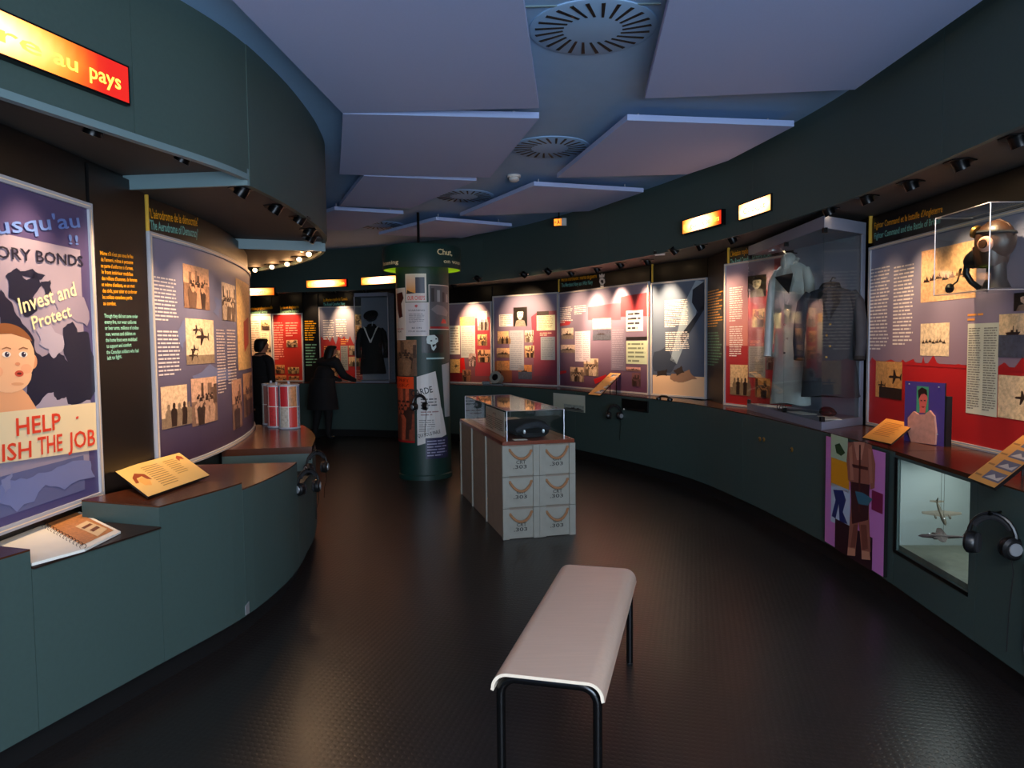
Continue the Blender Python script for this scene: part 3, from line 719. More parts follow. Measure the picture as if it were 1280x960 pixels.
photo(SRC, t, 935, 344, 958, 371, 'portrait', (190, 180, 160)); photo(SRC, t, 941, 386, 956, 409, 'crowd', (220, 180, 130)); sheet(SRC, t, 957, 384, 968, 430, (190, 150, 120), 18)
sheet(SRC, t, 936, 433, 957, 472, (150, 150, 146), 16, (110, 110, 110)); photo(SRC, t, 958, 440, 969, 462, 'crowd', (160, 150, 140)); photo(SRC, t, 944, 473, 963, 497, 'crowd', (214, 150, 84)); photo(SRC, t, 913, 456, 935, 494, 'men', (228, 190, 140))

SB2 = Surf([(2.155, 7.93), (2.155, 7.24)], 0.907, 2.45)
t = panel(SB2, 'narrow black text board left of the air force panel, yellow lines above green', (12, 10, 10), name='text_board', frame=None, cat='text board', group='black text boards')
block(SB2, t, 885, 361, 904, 409, 14, YEL, ragged=.3); block(SB2, t, 885, 414, 903, 458, 12, (90, 150, 120), ragged=.3)

SS = Surf([(1.68, 8.60), (2.135, 7.96)], 0.93, 2.225)
t = panel(SS, 'slate blue panel with searchlight beams and tan desert photo strip', (70, 78, 96), top=(92, 106, 126))
header(SS, t, 2.45); goldbar(SS, t, 815, 322, 353)
p = Print(SS, 0.0015)
p.ppx([(838, 450), (856, 378), (870, 350), (880, 352), (868, 400), (846, 455)], (150, 166, 178)); p.ppx([(866, 362), (880, 352), (881, 385), (872, 390), (865, 378)], (40, 48, 60), 1)
p.ppx([(850, 420), (880, 380), (881, 386), (852, 432)], (40, 48, 60), 1); p.ppx(rough([(818, 440), (836, 430), (846, 455), (838, 466), (818, 464)]), (52, 60, 76)); p.build('searchlight_picture', t)
block(SS, t, 831, 374, 861, 409, 15, (240, 234, 226), ragged=.1); block(SS, t, 832, 414, 862, 439, 10, (240, 234, 226), ragged=.1)
p = Print(SS, 0.003); p.rpx(816, 470, 881, 496, (226, 186, 146)); p.ppx(rough([(840, 467), (862, 462), (872, 474), (848, 478), (838, 474)]), (150, 116, 92), 1); p.ppx(rough([(822, 464), (834, 461), (834, 470), (820, 471)]), (46, 40, 40), 1); p.ppx(rough([(842, 463), (852, 457), (856, 466), (846, 470)]), (60, 50, 46), 2); p.build('desert_photograph', t)

SM = Surf([(.70, 10.50), (1.642, 8.685)], 0.93, 2.25)
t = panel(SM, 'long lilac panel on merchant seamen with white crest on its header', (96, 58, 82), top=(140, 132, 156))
header(SM, t, 2.45); goldbar(SM, t, 698, 343, 365)
p = Print(SM, 0.0013); p.ppx([(776, 371), (812, 365), (812, 395), (776, 396)], (160, 60, 68)); p.build('red_patch', t)
p = Print(SM, 0.0013); p.ppx([(700, 400), (714, 402), (712, 406), (700, 408)], (180, 50, 60)); p.build('red_patch', t)
p = Print(SM, 0.0013); p.ppx([(742, 474), (758, 468), (758, 474), (744, 480)], (186, 30, 40)); p.build('red_patch', t)
p = Print(SM, 0.0013); p.ppx([(700, 464), (708, 463), (708, 466), (700, 468)], (186, 30, 40)); p.build('red_patch', t)
p = Print(SM, 0.0013); p.ppx([(735, 384), (776, 378), (776, 400), (735, 400)], (146, 84, 98)); p.build('red_patch', t)
p = Print(SM, -0.0115); p.tpx('Marine marchande : marins de guerre', 701, 352, 745, 347, 5, YEL); p.tpx('The Merchant Navy as a War Navy', 701, 359, 740, 355, 5, TEAL); p.build('title', t)
p = Print(SM, -0.0110)
p.ppx([(748, 352), (749, 348), (752, 347), (755, 349), (755.5, 353), (753, 356.5), (750, 356)], (222, 214, 206)); p.ppx([(748.6, 347), (748, 342.5), (750, 344), (751.5, 341), (753, 343.5), (755, 342), (754.5, 346.5)], (222, 214, 206)); p.ppx([(750, 352), (750.5, 350), (753, 350), (753.6, 353), (752, 354.5)], (40, 34, 34), 1); p.ppx([(749.5, 357), (754, 357), (753.5, 359), (750, 359)], (222, 214, 206)); p.build('crest', t)
block(SM, t, 700, 383, 716, 404, 9, (244, 230, 226)); block(SM, t, 718, 381, 734, 393, 5, (244, 230, 226)); sheet(SM, t, 719, 414, 738, 452, (222, 206, 216), 14, (180, 160, 180), cols=2)
photo(SM, t, 702, 410, 717, 424, 'ship', (240, 214, 196)); photo(SM, t, 701, 431, 719, 441, 'ship', (236, 206, 190)); photo(SM, t, 741, 398, 764, 411, 'plain', (246, 226, 196)); photo(SM, t, 741, 412, 764, 425, 'sea', (90, 90, 110))
sheet(SM, t, 764, 409, 782, 463, (126, 116, 136), 18, (150, 140, 160)); sheet(SM, t, 783, 388, 804, 414, (240, 230, 220), 4, (60, 60, 70)); sheet(SM, t, 783, 426, 810, 455, (196, 206, 176), 5, (120, 130, 112)); photo(SM, t, 783, 421, 810, 425, 'plain', (40, 36, 40))
photo(SM, t, 730, 448, 748, 470, 'crowd', (240, 206, 176)); photo(SM, t, 713, 459, 730, 477, 'crowd', (236, 196, 160)); photo(SM, t, 783, 459, 801, 464, 'ship', (220, 160, 150)); photo(SM, t, 790, 466, 801, 483, 'crowd', (120, 80, 84))

SM0 = Surf([(-.27, 11.35), (.67, 10.545)], 0.93, 2.265)
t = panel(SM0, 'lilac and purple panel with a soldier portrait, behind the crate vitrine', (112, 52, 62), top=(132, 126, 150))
header(SM0, t, 2.45)
p = Print(SM0, 0.0013); p.ppx([(664, 396), (672, 390), (697, 388), (697, 470), (668, 470)], (128, 58, 74)); p.build('red_patch', t)
p = Print(SM0, 0.0013); p.ppx([(617, 452), (640, 450), (640, 478), (617, 478)], (150, 84, 54)); p.build('red_patch', t)
sheet(SM0, t, 624, 393, 641, 408, (238, 228, 214), 8); photo(SM0, t, 642, 384, 659, 408, 'portrait', (230, 220, 200)); photo(SM0, t, 622, 414, 636, 430, 'men', (240, 190, 140)); photo(SM0, t, 621, 435, 637, 447, 'ship', (240, 186, 140)); photo(SM0, t, 621, 451, 637, 463, 'plain', (226, 150, 92))
sheet(SM0, t, 637, 413, 655, 463, (158, 160, 170), 18, (136, 138, 150)); photo(SM0, t, 656, 413, 667, 428, 'crowd', (236, 220, 196)); photo(SM0, t, 656, 432, 668, 447, 'crowd', (236, 186, 140)); photo(SM0, t, 648, 456, 665, 474, 'sea', (200, 130, 80))
sheet(SM0, t, 671, 394, 694, 413, (214, 214, 176), 8, (160, 150, 120)); photo(SM0, t, 671, 389, 686, 394, 'plain', (50, 36, 34)); sheet(SM0, t, 676, 421, 694, 450, (146, 152, 160), 12, (120, 126, 136)); block(SM0, t, 675, 415, 690, 420, 2, (236, 180, 160))

SW = Surf([(-1.06, 11.90), (-.33, 11.42)], 0.93, 2.19)
t = panel(SW, 'bright panel just right of the round column, with white text columns', (120, 60, 62), top=(140, 124, 138))
header(SW, t, 2.45)
p = Print(SW, 0.0013); p.ppx([(572, 450), (580, 446), (582, 464), (574, 468)], (214, 30, 26)); p.build('red_patch', t)
p = Print(SW, 0.0013); p.ppx([(594, 398), (613, 396), (613, 470), (594, 470)], (158, 54, 62)); p.build('red_patch', t)
p = Print(SW, 0.0013); p.ppx([(561, 466), (578, 466), (578, 478), (561, 478)], (120, 30, 34)); p.build('red_patch', t)
sheet(SW, t, 562, 407, 575, 443, (246, 232, 206), 10, (180, 160, 130)); photo(SW, t, 575, 396, 593, 407, 'plain', (244, 196, 120)); sheet(SW, t, 576, 407, 594, 447, (190, 188, 180), 14, (160, 158, 150)); photo(SW, t, 597, 389, 609, 413, 'men', (250, 236, 220))
photo(SW, t, 597, 418, 609, 432, 'crowd', (250, 196, 130)); photo(SW, t, 597, 437, 613, 453, 'crowd', (240, 170, 120)); photo(SW, t, 586, 442, 595, 458, 'crowd', (220, 180, 170)); photo(SW, t, 563, 449, 575, 466, 'plane', (250, 190, 110)); photo(SW, t, 578, 462, 589, 477, 'crowd', (170, 110, 80))

SA2 = Surf([(-3.36, 12.70), (-2.60, 12.545)], 0.93, 2.2)
t = panel(SA2, 'grey panel with red splash left of the sailor uniform case', (170, 34, 32), top=(160, 60, 58))
header(SA2, t, 2.47)
p = Print(SA2, 0.0013); vt = SA2.px(430, 420)[1]; p.rect(0, vt, SA2.W, SA2.H, (150, 140, 150), 0, (136, 134, 148))
for k in range(7): p.poly([(SA2.W*k/7, vt), (SA2.W*(k+1)/7, vt), (SA2.W*(k+.6)/7, vt-.05-.05*(k % 3))], (150, 140, 150), 0)
p.build('grey_ground', t)
p = Print(SA2, -0.0115); p.tpx('La Marine royale du Canada', 404, 377, 434, 375, 4, YEL); p.tpx('The Royal Canadian Navy', 404, 382.5, 431, 381, 4, TEAL); p.build('title', t)
block(SA2, t, 404, 399, 418, 425, 9, (240, 226, 214)); block(SA2, t, 420, 398, 434, 421, 8, (240, 226, 214)); block(SA2, t, 426, 423, 436, 431, 3, (244, 170, 90)); block(SA2, t, 405, 432, 414, 437, 2, (244, 170, 90))
photo(SA2, t, 443, 393, 455, 406, 'crowd', (230, 190, 140)); photo(SA2, t, 443, 407, 458, 420, 'crowd', (226, 170, 120)); sheet(SA2, t, 405, 438, 414, 460, (150, 150, 140), 8); sheet(SA2, t, 426, 432, 435, 463, (154, 152, 140), 12); sheet(SA2, t, 451, 438, 459, 455, (154, 150, 144), 6)
photo(SA2, t, 415, 438, 425, 449, 'crowd', (220, 190, 150)); photo(SA2, t, 436, 432, 445, 444, 'crowd', (216, 180, 140)); photo(SA2, t, 436, 446, 449, 458, 'men', (220, 180, 130)); photo(SA2, t, 409, 460, 423, 472, 'crowd', (226, 180, 140)); block(SA2, t, 444, 462, 458, 474, 4, (220, 150, 120))

SB3 = Surf([(-3.66, 12.765), (-3.40, 12.715)], 0.907, 2.45)
t = panel(SB3, 'far black text board between the two women-high red panels', (12, 10, 10), name='text_board', frame=None, cat='text board', group='black text boards')
t['label'] = 'distant black text board with yellow lines, beside the leaning visitor'
block(SB3, t, 381, 400, 397, 426, 9, YEL, ragged=.35); block(SB3, t, 382, 429, 397, 458, 8, (120, 170, 140), ragged=.35)
SA1 = Surf([(-4.25, 12.91), (-3.72, 12.80)], 0.93, 2.10)
t = panel(SA1, 'distant red panel between the standing visitor and the black board', (182, 48, 34), top=(168, 30, 30))
header(SA1, t, 2.45)
p = Print(SA1, -0.0115); p.tpx('La vie en Angleterre', 350, 386.5, 373, 385, 4, YEL); p.tpx('Quartered in England', 350, 391.5, 373, 390, 4, (110, 150, 110)); p.build('title', t)
block(SA1, t, 342, 402, 355, 450, 16, (236, 150, 130)); block(SA1, t, 357, 402, 373, 421, 6, (236, 150, 130)); photo(SA1, t, 358, 425, 372, 434, 'crowd', (240, 190, 140)); photo(SA1, t, 344, 456, 356, 467, 'crowd', (230, 150, 90)); photo(SA1, t, 360, 459, 374, 467, 'crowd', (240, 180, 110)); photo(SA1, t, 344, 469, 358, 477, 'crowd', (226, 140, 80)); photo(SA1, t, 361, 470, 374, 477, 'crowd', (230, 150, 90))
SA0 = Surf([(-4.95, 13.055), (-4.31, 12.926)], 0.93, 2.10)
t = panel(SA0, 'distant cream panel behind the standing visitor at far left', (206, 150, 110), top=(206, 190, 170))
header(SA0, t, 2.45)
p = Print(SA0, -0.0115); p.tpx('Une armée professionnelle', 306, 388, 341, 386, 4, YEL); p.tpx('A Professional Army', 306, 393, 334, 391.5, 4, (110, 150, 110)); p.build('title', t)
block(SA0, t, 314, 400, 325, 440, 14, (160, 130, 110)); photo(SA0, t, 326, 400, 337, 413, 'crowd', (236, 200, 140)); photo(SA0, t, 330, 432, 340, 440, 'crowd', (200, 170, 140)); sheet(SA0, t, 326, 415, 336, 430, (240, 220, 170), 6)

# ------------------------------------------------------------------ cabinets along the walls
def cabinet(label, curve, side, ua, ub, h, depth, z0=0.12, top=True, name='display_counter', tm='worktop', over=0.0, tt=0.007):
    p = curve.at((ua+ub)/2); t = thing(name, label, 'display counter', (p.x, p.y, 0), 'green display counters')
    wl = RW if curve is RC else LW
    sweep(curve, ua+.0015, ub-.0015, side, 0, -depth, z0, h-tt if top else h, wall=wl).build('cabinet_body', 'green', t)
    if top: sweep(curve, ua+.0015, ub-.0015, side, over, -depth, h-tt, h, wall=wl).build('worktop', tm, t)
    return t
U = RC.uY
rcab = [(0, U(1.9), 'dark green counter nearest the camera on the right, mostly out of frame'),
        (U(1.9), U(3.33), 'dark green counter at the right edge where the big headphones hang'),
        (U(4.13), U(5.0), 'dark green counter with the tall flight suit poster on its front'),
        (U(5.0), U(6.4), 'dark green counter under the tall glass coat case'),
        (U(6.4), U(7.7), 'dark green counter with brass locks left of the coat case'),
        (U(7.7), U(9.6), 'dark green counter below the desert photo and seamen panels'),
        (U(9.6), U(11.0), 'dark green counter behind the stacked crates'),
        (U(11.0), U(11.95), 'dark green counter hidden behind the round column'),
        (U(11.95), RC.L[-1], 'far dark green counter where the leaning visitor stands')]
for a, b, lab in rcab:
    cabinet(lab, RC, 1, a, b, 0.905, 0.47 if b <= U(7.8) else (0.30 if b <= U(9.7) else 0.40))
# counter with the aeroplane window
ua, ub = U(3.33), U(4.13)
p0, p1 = RC.at(ub), RC.at(ua); ctr = (p0+p1)/2
tv = thing('display_counter', 'dark green counter with the aeroplane window in its front', 'display counter', (ctr.x, ctr.y, 0), 'green display counters')
SV = Surf([(p0.x, p0.y), (p1.x, p1.y)], 0, 0.905)
def slab(S, u0, v0, u1, v1, n0, n1, g=None):
    g = g or G(); g.hexa([S.pt(u0, v0, n1), S.pt(u1, v0, n1), S.pt(u1, v0, n0), S.pt(u0, v0, n0), S.pt(u0, v1, n1), S.pt(u1, v1, n1), S.pt(u1, v1, n0), S.pt(u0, v1, n0)]); return g
wa, wb, wz0, wz1 = 0.035, SV.W-0.06, 0.335, 0.866; ND = .40
g = G(); slab(SV, 0.0015, .12, wa, .883, -.47, 0, g); slab(SV, wb, .12, SV.W-.0015, .883, -.47, 0, g); slab(SV, wa, .12, wb, wz0, -.47, 0, g); slab(SV, wa, wz1, wb, .883, -.47, 0, g); slab(SV, wa, wz0, wb, wz1, -.47, -ND-.02, g)
g.build('cabinet_body', 'green', tv)
slab(SV, 0.0015, .883, SV.W-.0015, .905, -.47, 0).build('worktop', 'worktop', tv)
slab(SV, wa, wz0, wb, wz1, -ND-.018, -ND).build('niche_back', 'vit_back', tv)
slab(SV, wa, wz0+.03, wa+.006, wz1, -ND, -.014).build('niche_side', 'vit_back', tv); slab(SV, wb-.006, wz0+.03, wb, wz1, -ND, -.014).build('niche_side', 'vit_back', tv)
slab(SV, wa, wz0, wb, wz0+.03, -ND, -.014).build('niche_ground', 'vit_ground', tv)
g = G(); slab(SV, wa-.03, wz0-.02, wa, wz1+.004, -.002, .005, g); slab(SV, wa, wz0-.02, wb+.004, wz0, -.002, .005, g); g.build('window_rim', 'black_metal', tv)
slab(SV, wa+.001, wz0+.001, wb-.001, wz1-.001, -.012, -.008).build('pane', 'clear_glass', tv)
l = bpy.data.lights.new('assumed_niche_lamp', 'AREA'); l.shape = 'RECTANGLE'; l.size = .5; l.size_y = .25; l.energy = 1.5; l.color = (.92, 1, 1)  # unseen lamp assumed inside the niche to brighten it
lo = bpy.data.objects.new('assumed_niche_lamp', l); COL.objects.link(lo); lo.parent = tv; q = SV.pt(SV.W/2, wz1-.006, -.2); lo.location = q-ORG[tv.name]; lo.rotation_euler = (0, 0, PI/2)
V = LC.uY
cabinet('green curved counter at the left edge, in front of the open book', LC, -1, 0, V(2.62), 0.81, 0.40)
cab_b = cabinet('green counter section with the lowered shelf that holds the open book', LC, -1, V(2.62), V(3.2), 0.742, 0.30, over=0.012, tm='shelf_dark')
cabinet('green curved counter that carries the yellow reading card', LC, -1, V(3.2), V(3.75), 0.835, 0.46)
cabinet('green curved counter with an ochre top left of the hanging headphones', LC, -1, V(3.75), V(4.6), 0.80, 0.66)
cabinet('low dark recessed counter section behind the hanging headphones', LC, -1, V(4.6), V(5.3), 0.62, 0.55, tm='kick')
cabinet('counter end carrying the three picture drums', LC, -1, V(5.3), V(7.0), 0.80, 0.8, tt=0.05)
# pale corner piece at the counter joint
q = LC.at(V(3.76)); n = LC.nrm(V(3.76), -1); tg = LC.tan(V(3.76)); q3 = Vector((q.x+n.x*.003, q.y+n.y*.003, .125))
g = G(); T3 = Vector((tg.x, tg.y, 0)); N3 = Vector((n.x, n.y, 0))
g.add([q3-T3*.018, q3+T3*.018, q3+T3*.018+Vector((0, 0, .062)), q3-T3*.018+Vector((0, 0, .05)), q3-T3*.018-N3*.003, q3+T3*.018-N3*.003, q3+T3*.018+Vector((0, 0, .062))-N3*.003, q3-T3*.018+Vector((0, 0, .05))-N3*.003], [(0, 1, 2, 3), (7, 6, 5, 4), (0, 4, 5, 1), (1, 5, 6, 2), (2, 6, 7, 3), (3, 7, 4, 0)])
g.build('corner_plate', 'silver', label='small silver corner plate at the base of the left counter joint', cat='corner plate')
# ------------------------------------------------------------------ bench
bt = thing('bench', 'bent plywood bench seat on black tubular legs in the foreground', 'bench', (0.25, 2.85, 0))
th = math.atan2(1.19, .31)-PI/2
Mb = Matrix.Rotation(th, 3, 'Z'); Cb = Vector((0.255, 2.89, 0))
def bl(x, y, z): return Cb + Mb @ Vector((x, y, z))
prof = []
hw, R_, zt = 0.19, 0.055, 0.452
for k in range(9):
    a = math.radians(10+170*0.0) if False else PI - (PI/2)*k/8
    prof.append((-hw+R_+R_*math.cos(a), zt-R_+R_*math.sin(a)))
prof = [(-hw-0.002, zt-R_-0.006)] + prof
prof += [(-x, z) for x, z in reversed(prof)]
TH = 0.011
def offs(pr, d):
    out = []
    for i, (x, z) in enumerate(pr):
        a = pr[max(0, i-1)]; b = pr[min(len(pr)-1, i+1)]; dx, dz = b[0]-a[0], b[1]-a[1]; L = math.hypot(dx, dz)
        out.append((x+dz/L*d, z-dx/L*d))
    return out
inn = offs(prof, TH)
ring2 = prof + inn[::-1]
L2 = 0.605
ys = [-L2+2*L2*i/12 for i in range(13)]
g = G(); n = len(prof)
rows = [[bl(x, y, z) for x, z in prof] for y in ys]; vs = [p for r in rows for p in r]
fs = [(i*n+k, i*n+k+1, (i+1)*n+k+1, (i+1)*n+k) for i in range(12) for k in range(n-1)]
g.add(vs, fs); so = g.build('seat', 'ply', bt, smooth=True)
g = G(); rows = [[bl(x, y, z) for x, z in inn] for y in ys]; g.add([p for r in rows for p in r], [(i*n+k+1, i*n+k, (i+1)*n+k, (i+1)*n+k+1) for i in range(12) for k in range(n-1)])
for y, s_ in ((-L2, 1), (L2, -1)):
    vs = [bl(x, y, z) for x, z in prof]+[bl(x, y, z) for x, z in inn]
    g.add(vs, [(k, n+k, n+k+1, k+1) if s_ > 0 else (k+1, n+k+1, n+k, k) for k in range(n-1)])
for k in (0, n-1):
    a, b = prof[k], inn[k]; g.add([bl(a[0], -L2, a[1]), bl(a[0], L2, a[1]), bl(b[0], L2, b[1]), bl(b[0], -L2, b[1])], [(0, 1, 2, 3)])
g.build('seat_underside', 'ply_edge', bt, smooth=True)
for y in (-L2+0.03, L2-0.06):
    rt = 0.016; top = zt-TH-rt-.001; pr = [(-hw+.026, 0.0), (-hw+.026, .12), (-hw+.026, top-R_)]
    for k in range(1, 8):
        a = PI-(PI/2)*k/8; pr.append((-hw+.026+R_*(1+math.cos(a)), top-R_+R_*math.sin(a)))
    pr.append((-hw+.026+R_, top)); pr = pr + [(-x, z) for x, z in reversed(pr)]
    G().tube([bl(x, y, z) for x, z in pr], rt, 10).build('leg_frame', 'tube_black', bt, smooth=True)
    for sx in (-1, 1): G().lathe([(.016, 0), (.017, .012), (.0145, .02)], bl(sx*(hw-.026), y, 0), seg=10).build('foot', 'black_plastic', bt)

# ------------------------------------------------------------------ crates and the glass vitrine on top
ang = math.radians(14.5); Mc = Matrix.Rotation(ang, 3, 'Z'); C0 = Vector((-.085, 5.60, 0))
def cl(x, y, z): return C0 + Mc @ Vector((x, y, z))
cw, chh, clen = 0.302, 0.25, 1.84
names = {(0, 0): 'bottom left', (0, 1): 'middle left', (0, 2): 'top left', (1, 0): 'bottom right', (1, 1): 'middle right', (1, 2): 'top right'}
for (i, j), pos in names.items():
    x0, z0 = i*cw+.001, j*chh+.001; x1, z1 = (i+1)*cw-.001, (j+1)*chh-.001
    c = cl((x0+x1)/2, clen/2, z0)
    t = thing('ammunition_crate', 'grey wooden ammunition crate, %s of the stacked six' % pos, 'crate', c, 'stacked ammunition crates')
    def cb(a, b, g=None):
        g = g or G(); g.hexa([cl(a[0], a[1], a[2]), cl(b[0], a[1], a[2]), cl(b[0], b[1], a[2]), cl(a[0], b[1], a[2]), cl(a[0], a[1], b[2]), cl(b[0], a[1], b[2]), cl(b[0], b[1], b[2]), cl(a[0], b[1], b[2])]); return g
    cb((x0+.012, .012, z0), (x1-.012, clen-.012, z1)).build('box_body', 'crate_side', t)
    cb((x0+.05, .002, z0+.004), (x1-.05, .014, z1-.004)).build('end_board', 'crate_paint', t)
    for a in (x0, x1-.05): cb((a, -.014, z0+.001), (a+.05, .030, z1-.001)).build('corner_batten', 'crate_paint', t)
    for y in (clen/3, 2*clen/3, clen-.03):
        for a in ((x0, x0+.013), (x1-.013, x1)): cb((a[0], y, z0), (a[1], y+.03, z1)).build('side_batten', 'crate_paint', t)
    cb((x0+.055, -.007, z1-.012), (x1-.055, -.003, z1-.004)).build('lid_edge', 'crate_side', t)
    # rope handle through two holes
    xc = (x0+x1)/2; dr = 0.062+0.008*((i+j) % 2); tilt = (0.012 if (i, j) == (1, 2) else -0.006*(j-1)); rp = []
    for k in range(13):
        s_ = -1+2*k/12; rp.append(cl(xc+s_*.088, -.006-.022*(1-s_*s_)-(.0 if abs(s_) < .99 else -.012), z1-.045-dr*(1-abs(s_)**2.2)+tilt*s_))
    rope = G().tube(rp, .0105, 8).build('rope_handle', 'rope', t, smooth=True)
    for e in (rp[0], rp[-1]): G().ball(e, .014, 8, 6).build('rope_knot', 'rope', rope, smooth=True)
    a, b = cl(x0, .0015, 0), cl(x1, .0015, 0); Sc = Surf([(a.x, a.y), (b.x, b.y)], z0, z1)
    p = Print(Sc, 0.001); p.text('CRT', .115, .098+.012*((i+j) % 2), .028, .078, (50, 48, 44), 0); p.text('.303', .09, .060+.010*((i+j) % 2), .030, .110, (38, 36, 34), 0); p.build('stencil', t)
zc = 3*chh
t = thing('vitrine', 'glass vitrine with a red-brown wooden base on top of the crates', 'vitrine', cl(cw, clen/2, zc))
g = G(); g.hexa([cl(.005, -.005, zc), cl(2*cw-.005, -.005, zc), cl(2*cw-.005, clen-.005, zc), cl(.005, clen-.005, zc), cl(.005, -.005, zc+.028), cl(2*cw-.005, -.005, zc+.028), cl(2*cw-.005, clen-.005, zc+.028), cl(.005, clen-.005, zc+.028)]); g.build('wooden_base', 'red_wood', t)
gx0, gx1, gy0, gy1, gz0, gz1 = .055, 2*cw-.075, .045, clen-.045, zc+.0285, zc+.265
def pane(a, b): 
    g = G(); g.hexa([cl(a[0], a[1], a[2]), cl(b[0], a[1], a[2]), cl(b[0], b[1], a[2]), cl(a[0], b[1], a[2]), cl(a[0], a[1], b[2]), cl(b[0], a[1], b[2]), cl(b[0], b[1], b[2]), cl(a[0], b[1], b[2])]); return g
q_ = .005
pane((gx0, gy0, gz0), (gx1, gy0+q_, gz1-q_)).build('glass_front', 'clear_glass', t); pane((gx0, gy1-q_, gz0), (gx1, gy1, gz1-q_)).build('glass_back', 'clear_glass', t)
pane((gx0, gy0+q_, gz0), (gx0+q_, gy1-q_, gz1-q_)).build('glass_side', 'clear_glass', t); pane((gx1-q_, gy0+q_, gz0), (gx1, gy1-q_, gz1-q_)).build('glass_side', 'clear_glass', t)
pane((gx0, gy0, gz1-q_), (gx1, gy1, gz1)).build('glass_top', 'clear_glass', t)
g = G()
for x in (gx0, gx1):
    for y in (gy0, gy1): g.tube([cl(x, y, gz0), cl(x, y, gz1)], .0025, 5)
for z in (gz1,):
    g.tube([cl(gx0, gy0, z), cl(gx1, gy0, z)], .0025, 5); g.tube([cl(gx0, gy1, z), cl(gx1, gy1, z)], .0025, 5); g.tube([cl(gx0, gy0, z), cl(gx0, gy1, z)], .0025, 5); g.tube([cl(gx1, gy0, z), cl(gx1, gy1, z)], .0025, 5)
g.build('glass_edges', 'silver', t)
# folded tunic inside
rnd = random.Random(8)
t = thing('folded_tunic', 'dark folded uniform tunic inside the crate-top vitrine', 'garment', cl(.30, .42, zc+.03))
rings = []
for k in range(9):
    y = .14+.56*k/8; s_ = math.sin(PI*(k+.6)/9.2); ring = []
    for m_ in range(18):
        a = 2*PI*m_/18; ca, sa = math.cos(a), math.sin(a)
        ring.append(cl(.30+.19*s_**.4*abs(ca)**.6*(1 if ca > 0 else -1)+.008*rnd.random(), y, zc+.030+max(0.0, (.075+.05*s_)*(0.5+.5*sa)*s_**.5+.01*rnd.random())))
    rings.append(ring)
G().loft(rings).build('body', 'cloth_black', t, smooth=True)
G().tube([cl(.16, .16, zc+.09), cl(.24, .14, zc+.13), cl(.34, .14, zc+.14), cl(.44, .17, zc+.10)], [.02, .028, .028, .02], 8).build('collar', 'coat_navy', t, smooth=True)
for x in (.22, .38): G().ball(cl(x, .128, zc+.085), (.012, .004, .018), 8, 6).build('badge', 'silver', t)
def flatbox(name, lab, cat, c, hx, hy, hz, M, m='paper', parts=None):
    t = thing(name, lab, cat, c); G().box(c, (hx, hy, hz), M).build('card', m, t); return t
t = flatbox('caption_card', 'white caption card lying at the front of the crate-top vitrine', 'card', cl(.17, .085, zc+.031), .055, .03, .0015, Mc)
a_, b_ = cl(.085, .95, 0), cl(.085, .25, 0)
Sd = Surf([(a_.x, a_.y), (b_.x, b_.y)], zc+.031, zc+.235)
t = thing('document_sheet', 'printed white document standing along the left pane of the vitrine', 'document', Sd.pt(Sd.W/2, 0, 0))
slab(Sd, 0, 0, Sd.W, Sd.H, -.004, 0).build('sheet', 'paper', t); p = Print(Sd, .001); p.text('AVIS', .28, .15, .025, .12, (60, 60, 60), 0); p.lines(.03, .02, Sd.W-.03, .135, 7, (110, 110, 106), 0); p.build('print', t)

# ------------------------------------------------------------------ advertising column
cx, cy = -1.03, 8.42; RS = 0.305
t = thing('advertising_column', 'round dark green poster column with a wide cap', 'column', (cx, cy, 0))
G().lathe([(.314, 0), (.314, .05), (RS, .058), (RS, 2.46)], (cx, cy, 0), seg=48).build('shaft', 'column_green', t, smooth=True)
cap = G().lathe([(.30, 2.435), (.438, 2.435), (.442, 2.40), (.452, 2.40), (.452, 2.645), (.44, 2.66), (.2, 2.675), (.001, 2.68)], (cx, cy, 0), seg=56).build('cap', 'column_green', t, smooth=True)
G().lathe([(.31, 2.434), (.31, 2.430), (.436, 2.430), (.440, 2.404), (.437, 2.404), (.433, 2.427), (.312, 2.427)], (cx, cy, 0), seg=56).build('cap_underside', 'lime_glow', t, smooth=True)
G().tube([(cx-.03, cy-.05, 2.66), (cx-.03, cy-.05, 3.06)], .016, 8).build('cap_rod', 'black_metal', t, smooth=True)
arc = lambda r, a0=-PI*.98, a1=-PI*.02, n=40: [(cx+r*math.cos(a0+(a1-a0)*k/n), cy+r*math.sin(a0+(a1-a0)*k/n)) for k in range(n+1)]
SCap = Surf(arc(.453), 2.40, 2.65); SCol = Surf(arc(RS+.001), 0.0, 2.46)
p = Print(SCap, .001); CRM = (232, 214, 160)
p.tpx('Chut,', 546.5, 318, 565, 319.5, 7.5, CRM); p.build('cap_lettering', t); p = Print(SCap, .001); p.tpx('on vous', 554.5, 328.5, 574.3, 331, 5, CRM); p.build('cap_lettering', t); p = Print(SCap, .001); p.tpx('listening', 479.2, 332.5, 498, 329.5, 5, CRM); p.build('cap_lettering', t)
def cposter(name, x0, y0, x1, y1, rgb, fn=None, lay=0, edge=True, label=None, m='print', poly=None):
    p = Print(SCol, .002+lay*.0025)
    def bounds():
        u0, v0, u1, v1 = SCol.rect_px(x0, y0, x1, y1); return u0, v0, u1, v1
    u0, v0, u1, v1 = bounds()
    if edge and m == 'print': p.rect(u0, v0, u1, v1, (216, 208, 196)); e = .008; p.rect(u0+e, v0+e, u1-e, v1-e, rgb, .6)
    else: p.rect(u0, v0, u1, v1, rgb)
    if fn: fn(p, u0, v0, u1, v1, u1-u0, v1-v0)
    return p.build(name, t, m, label)
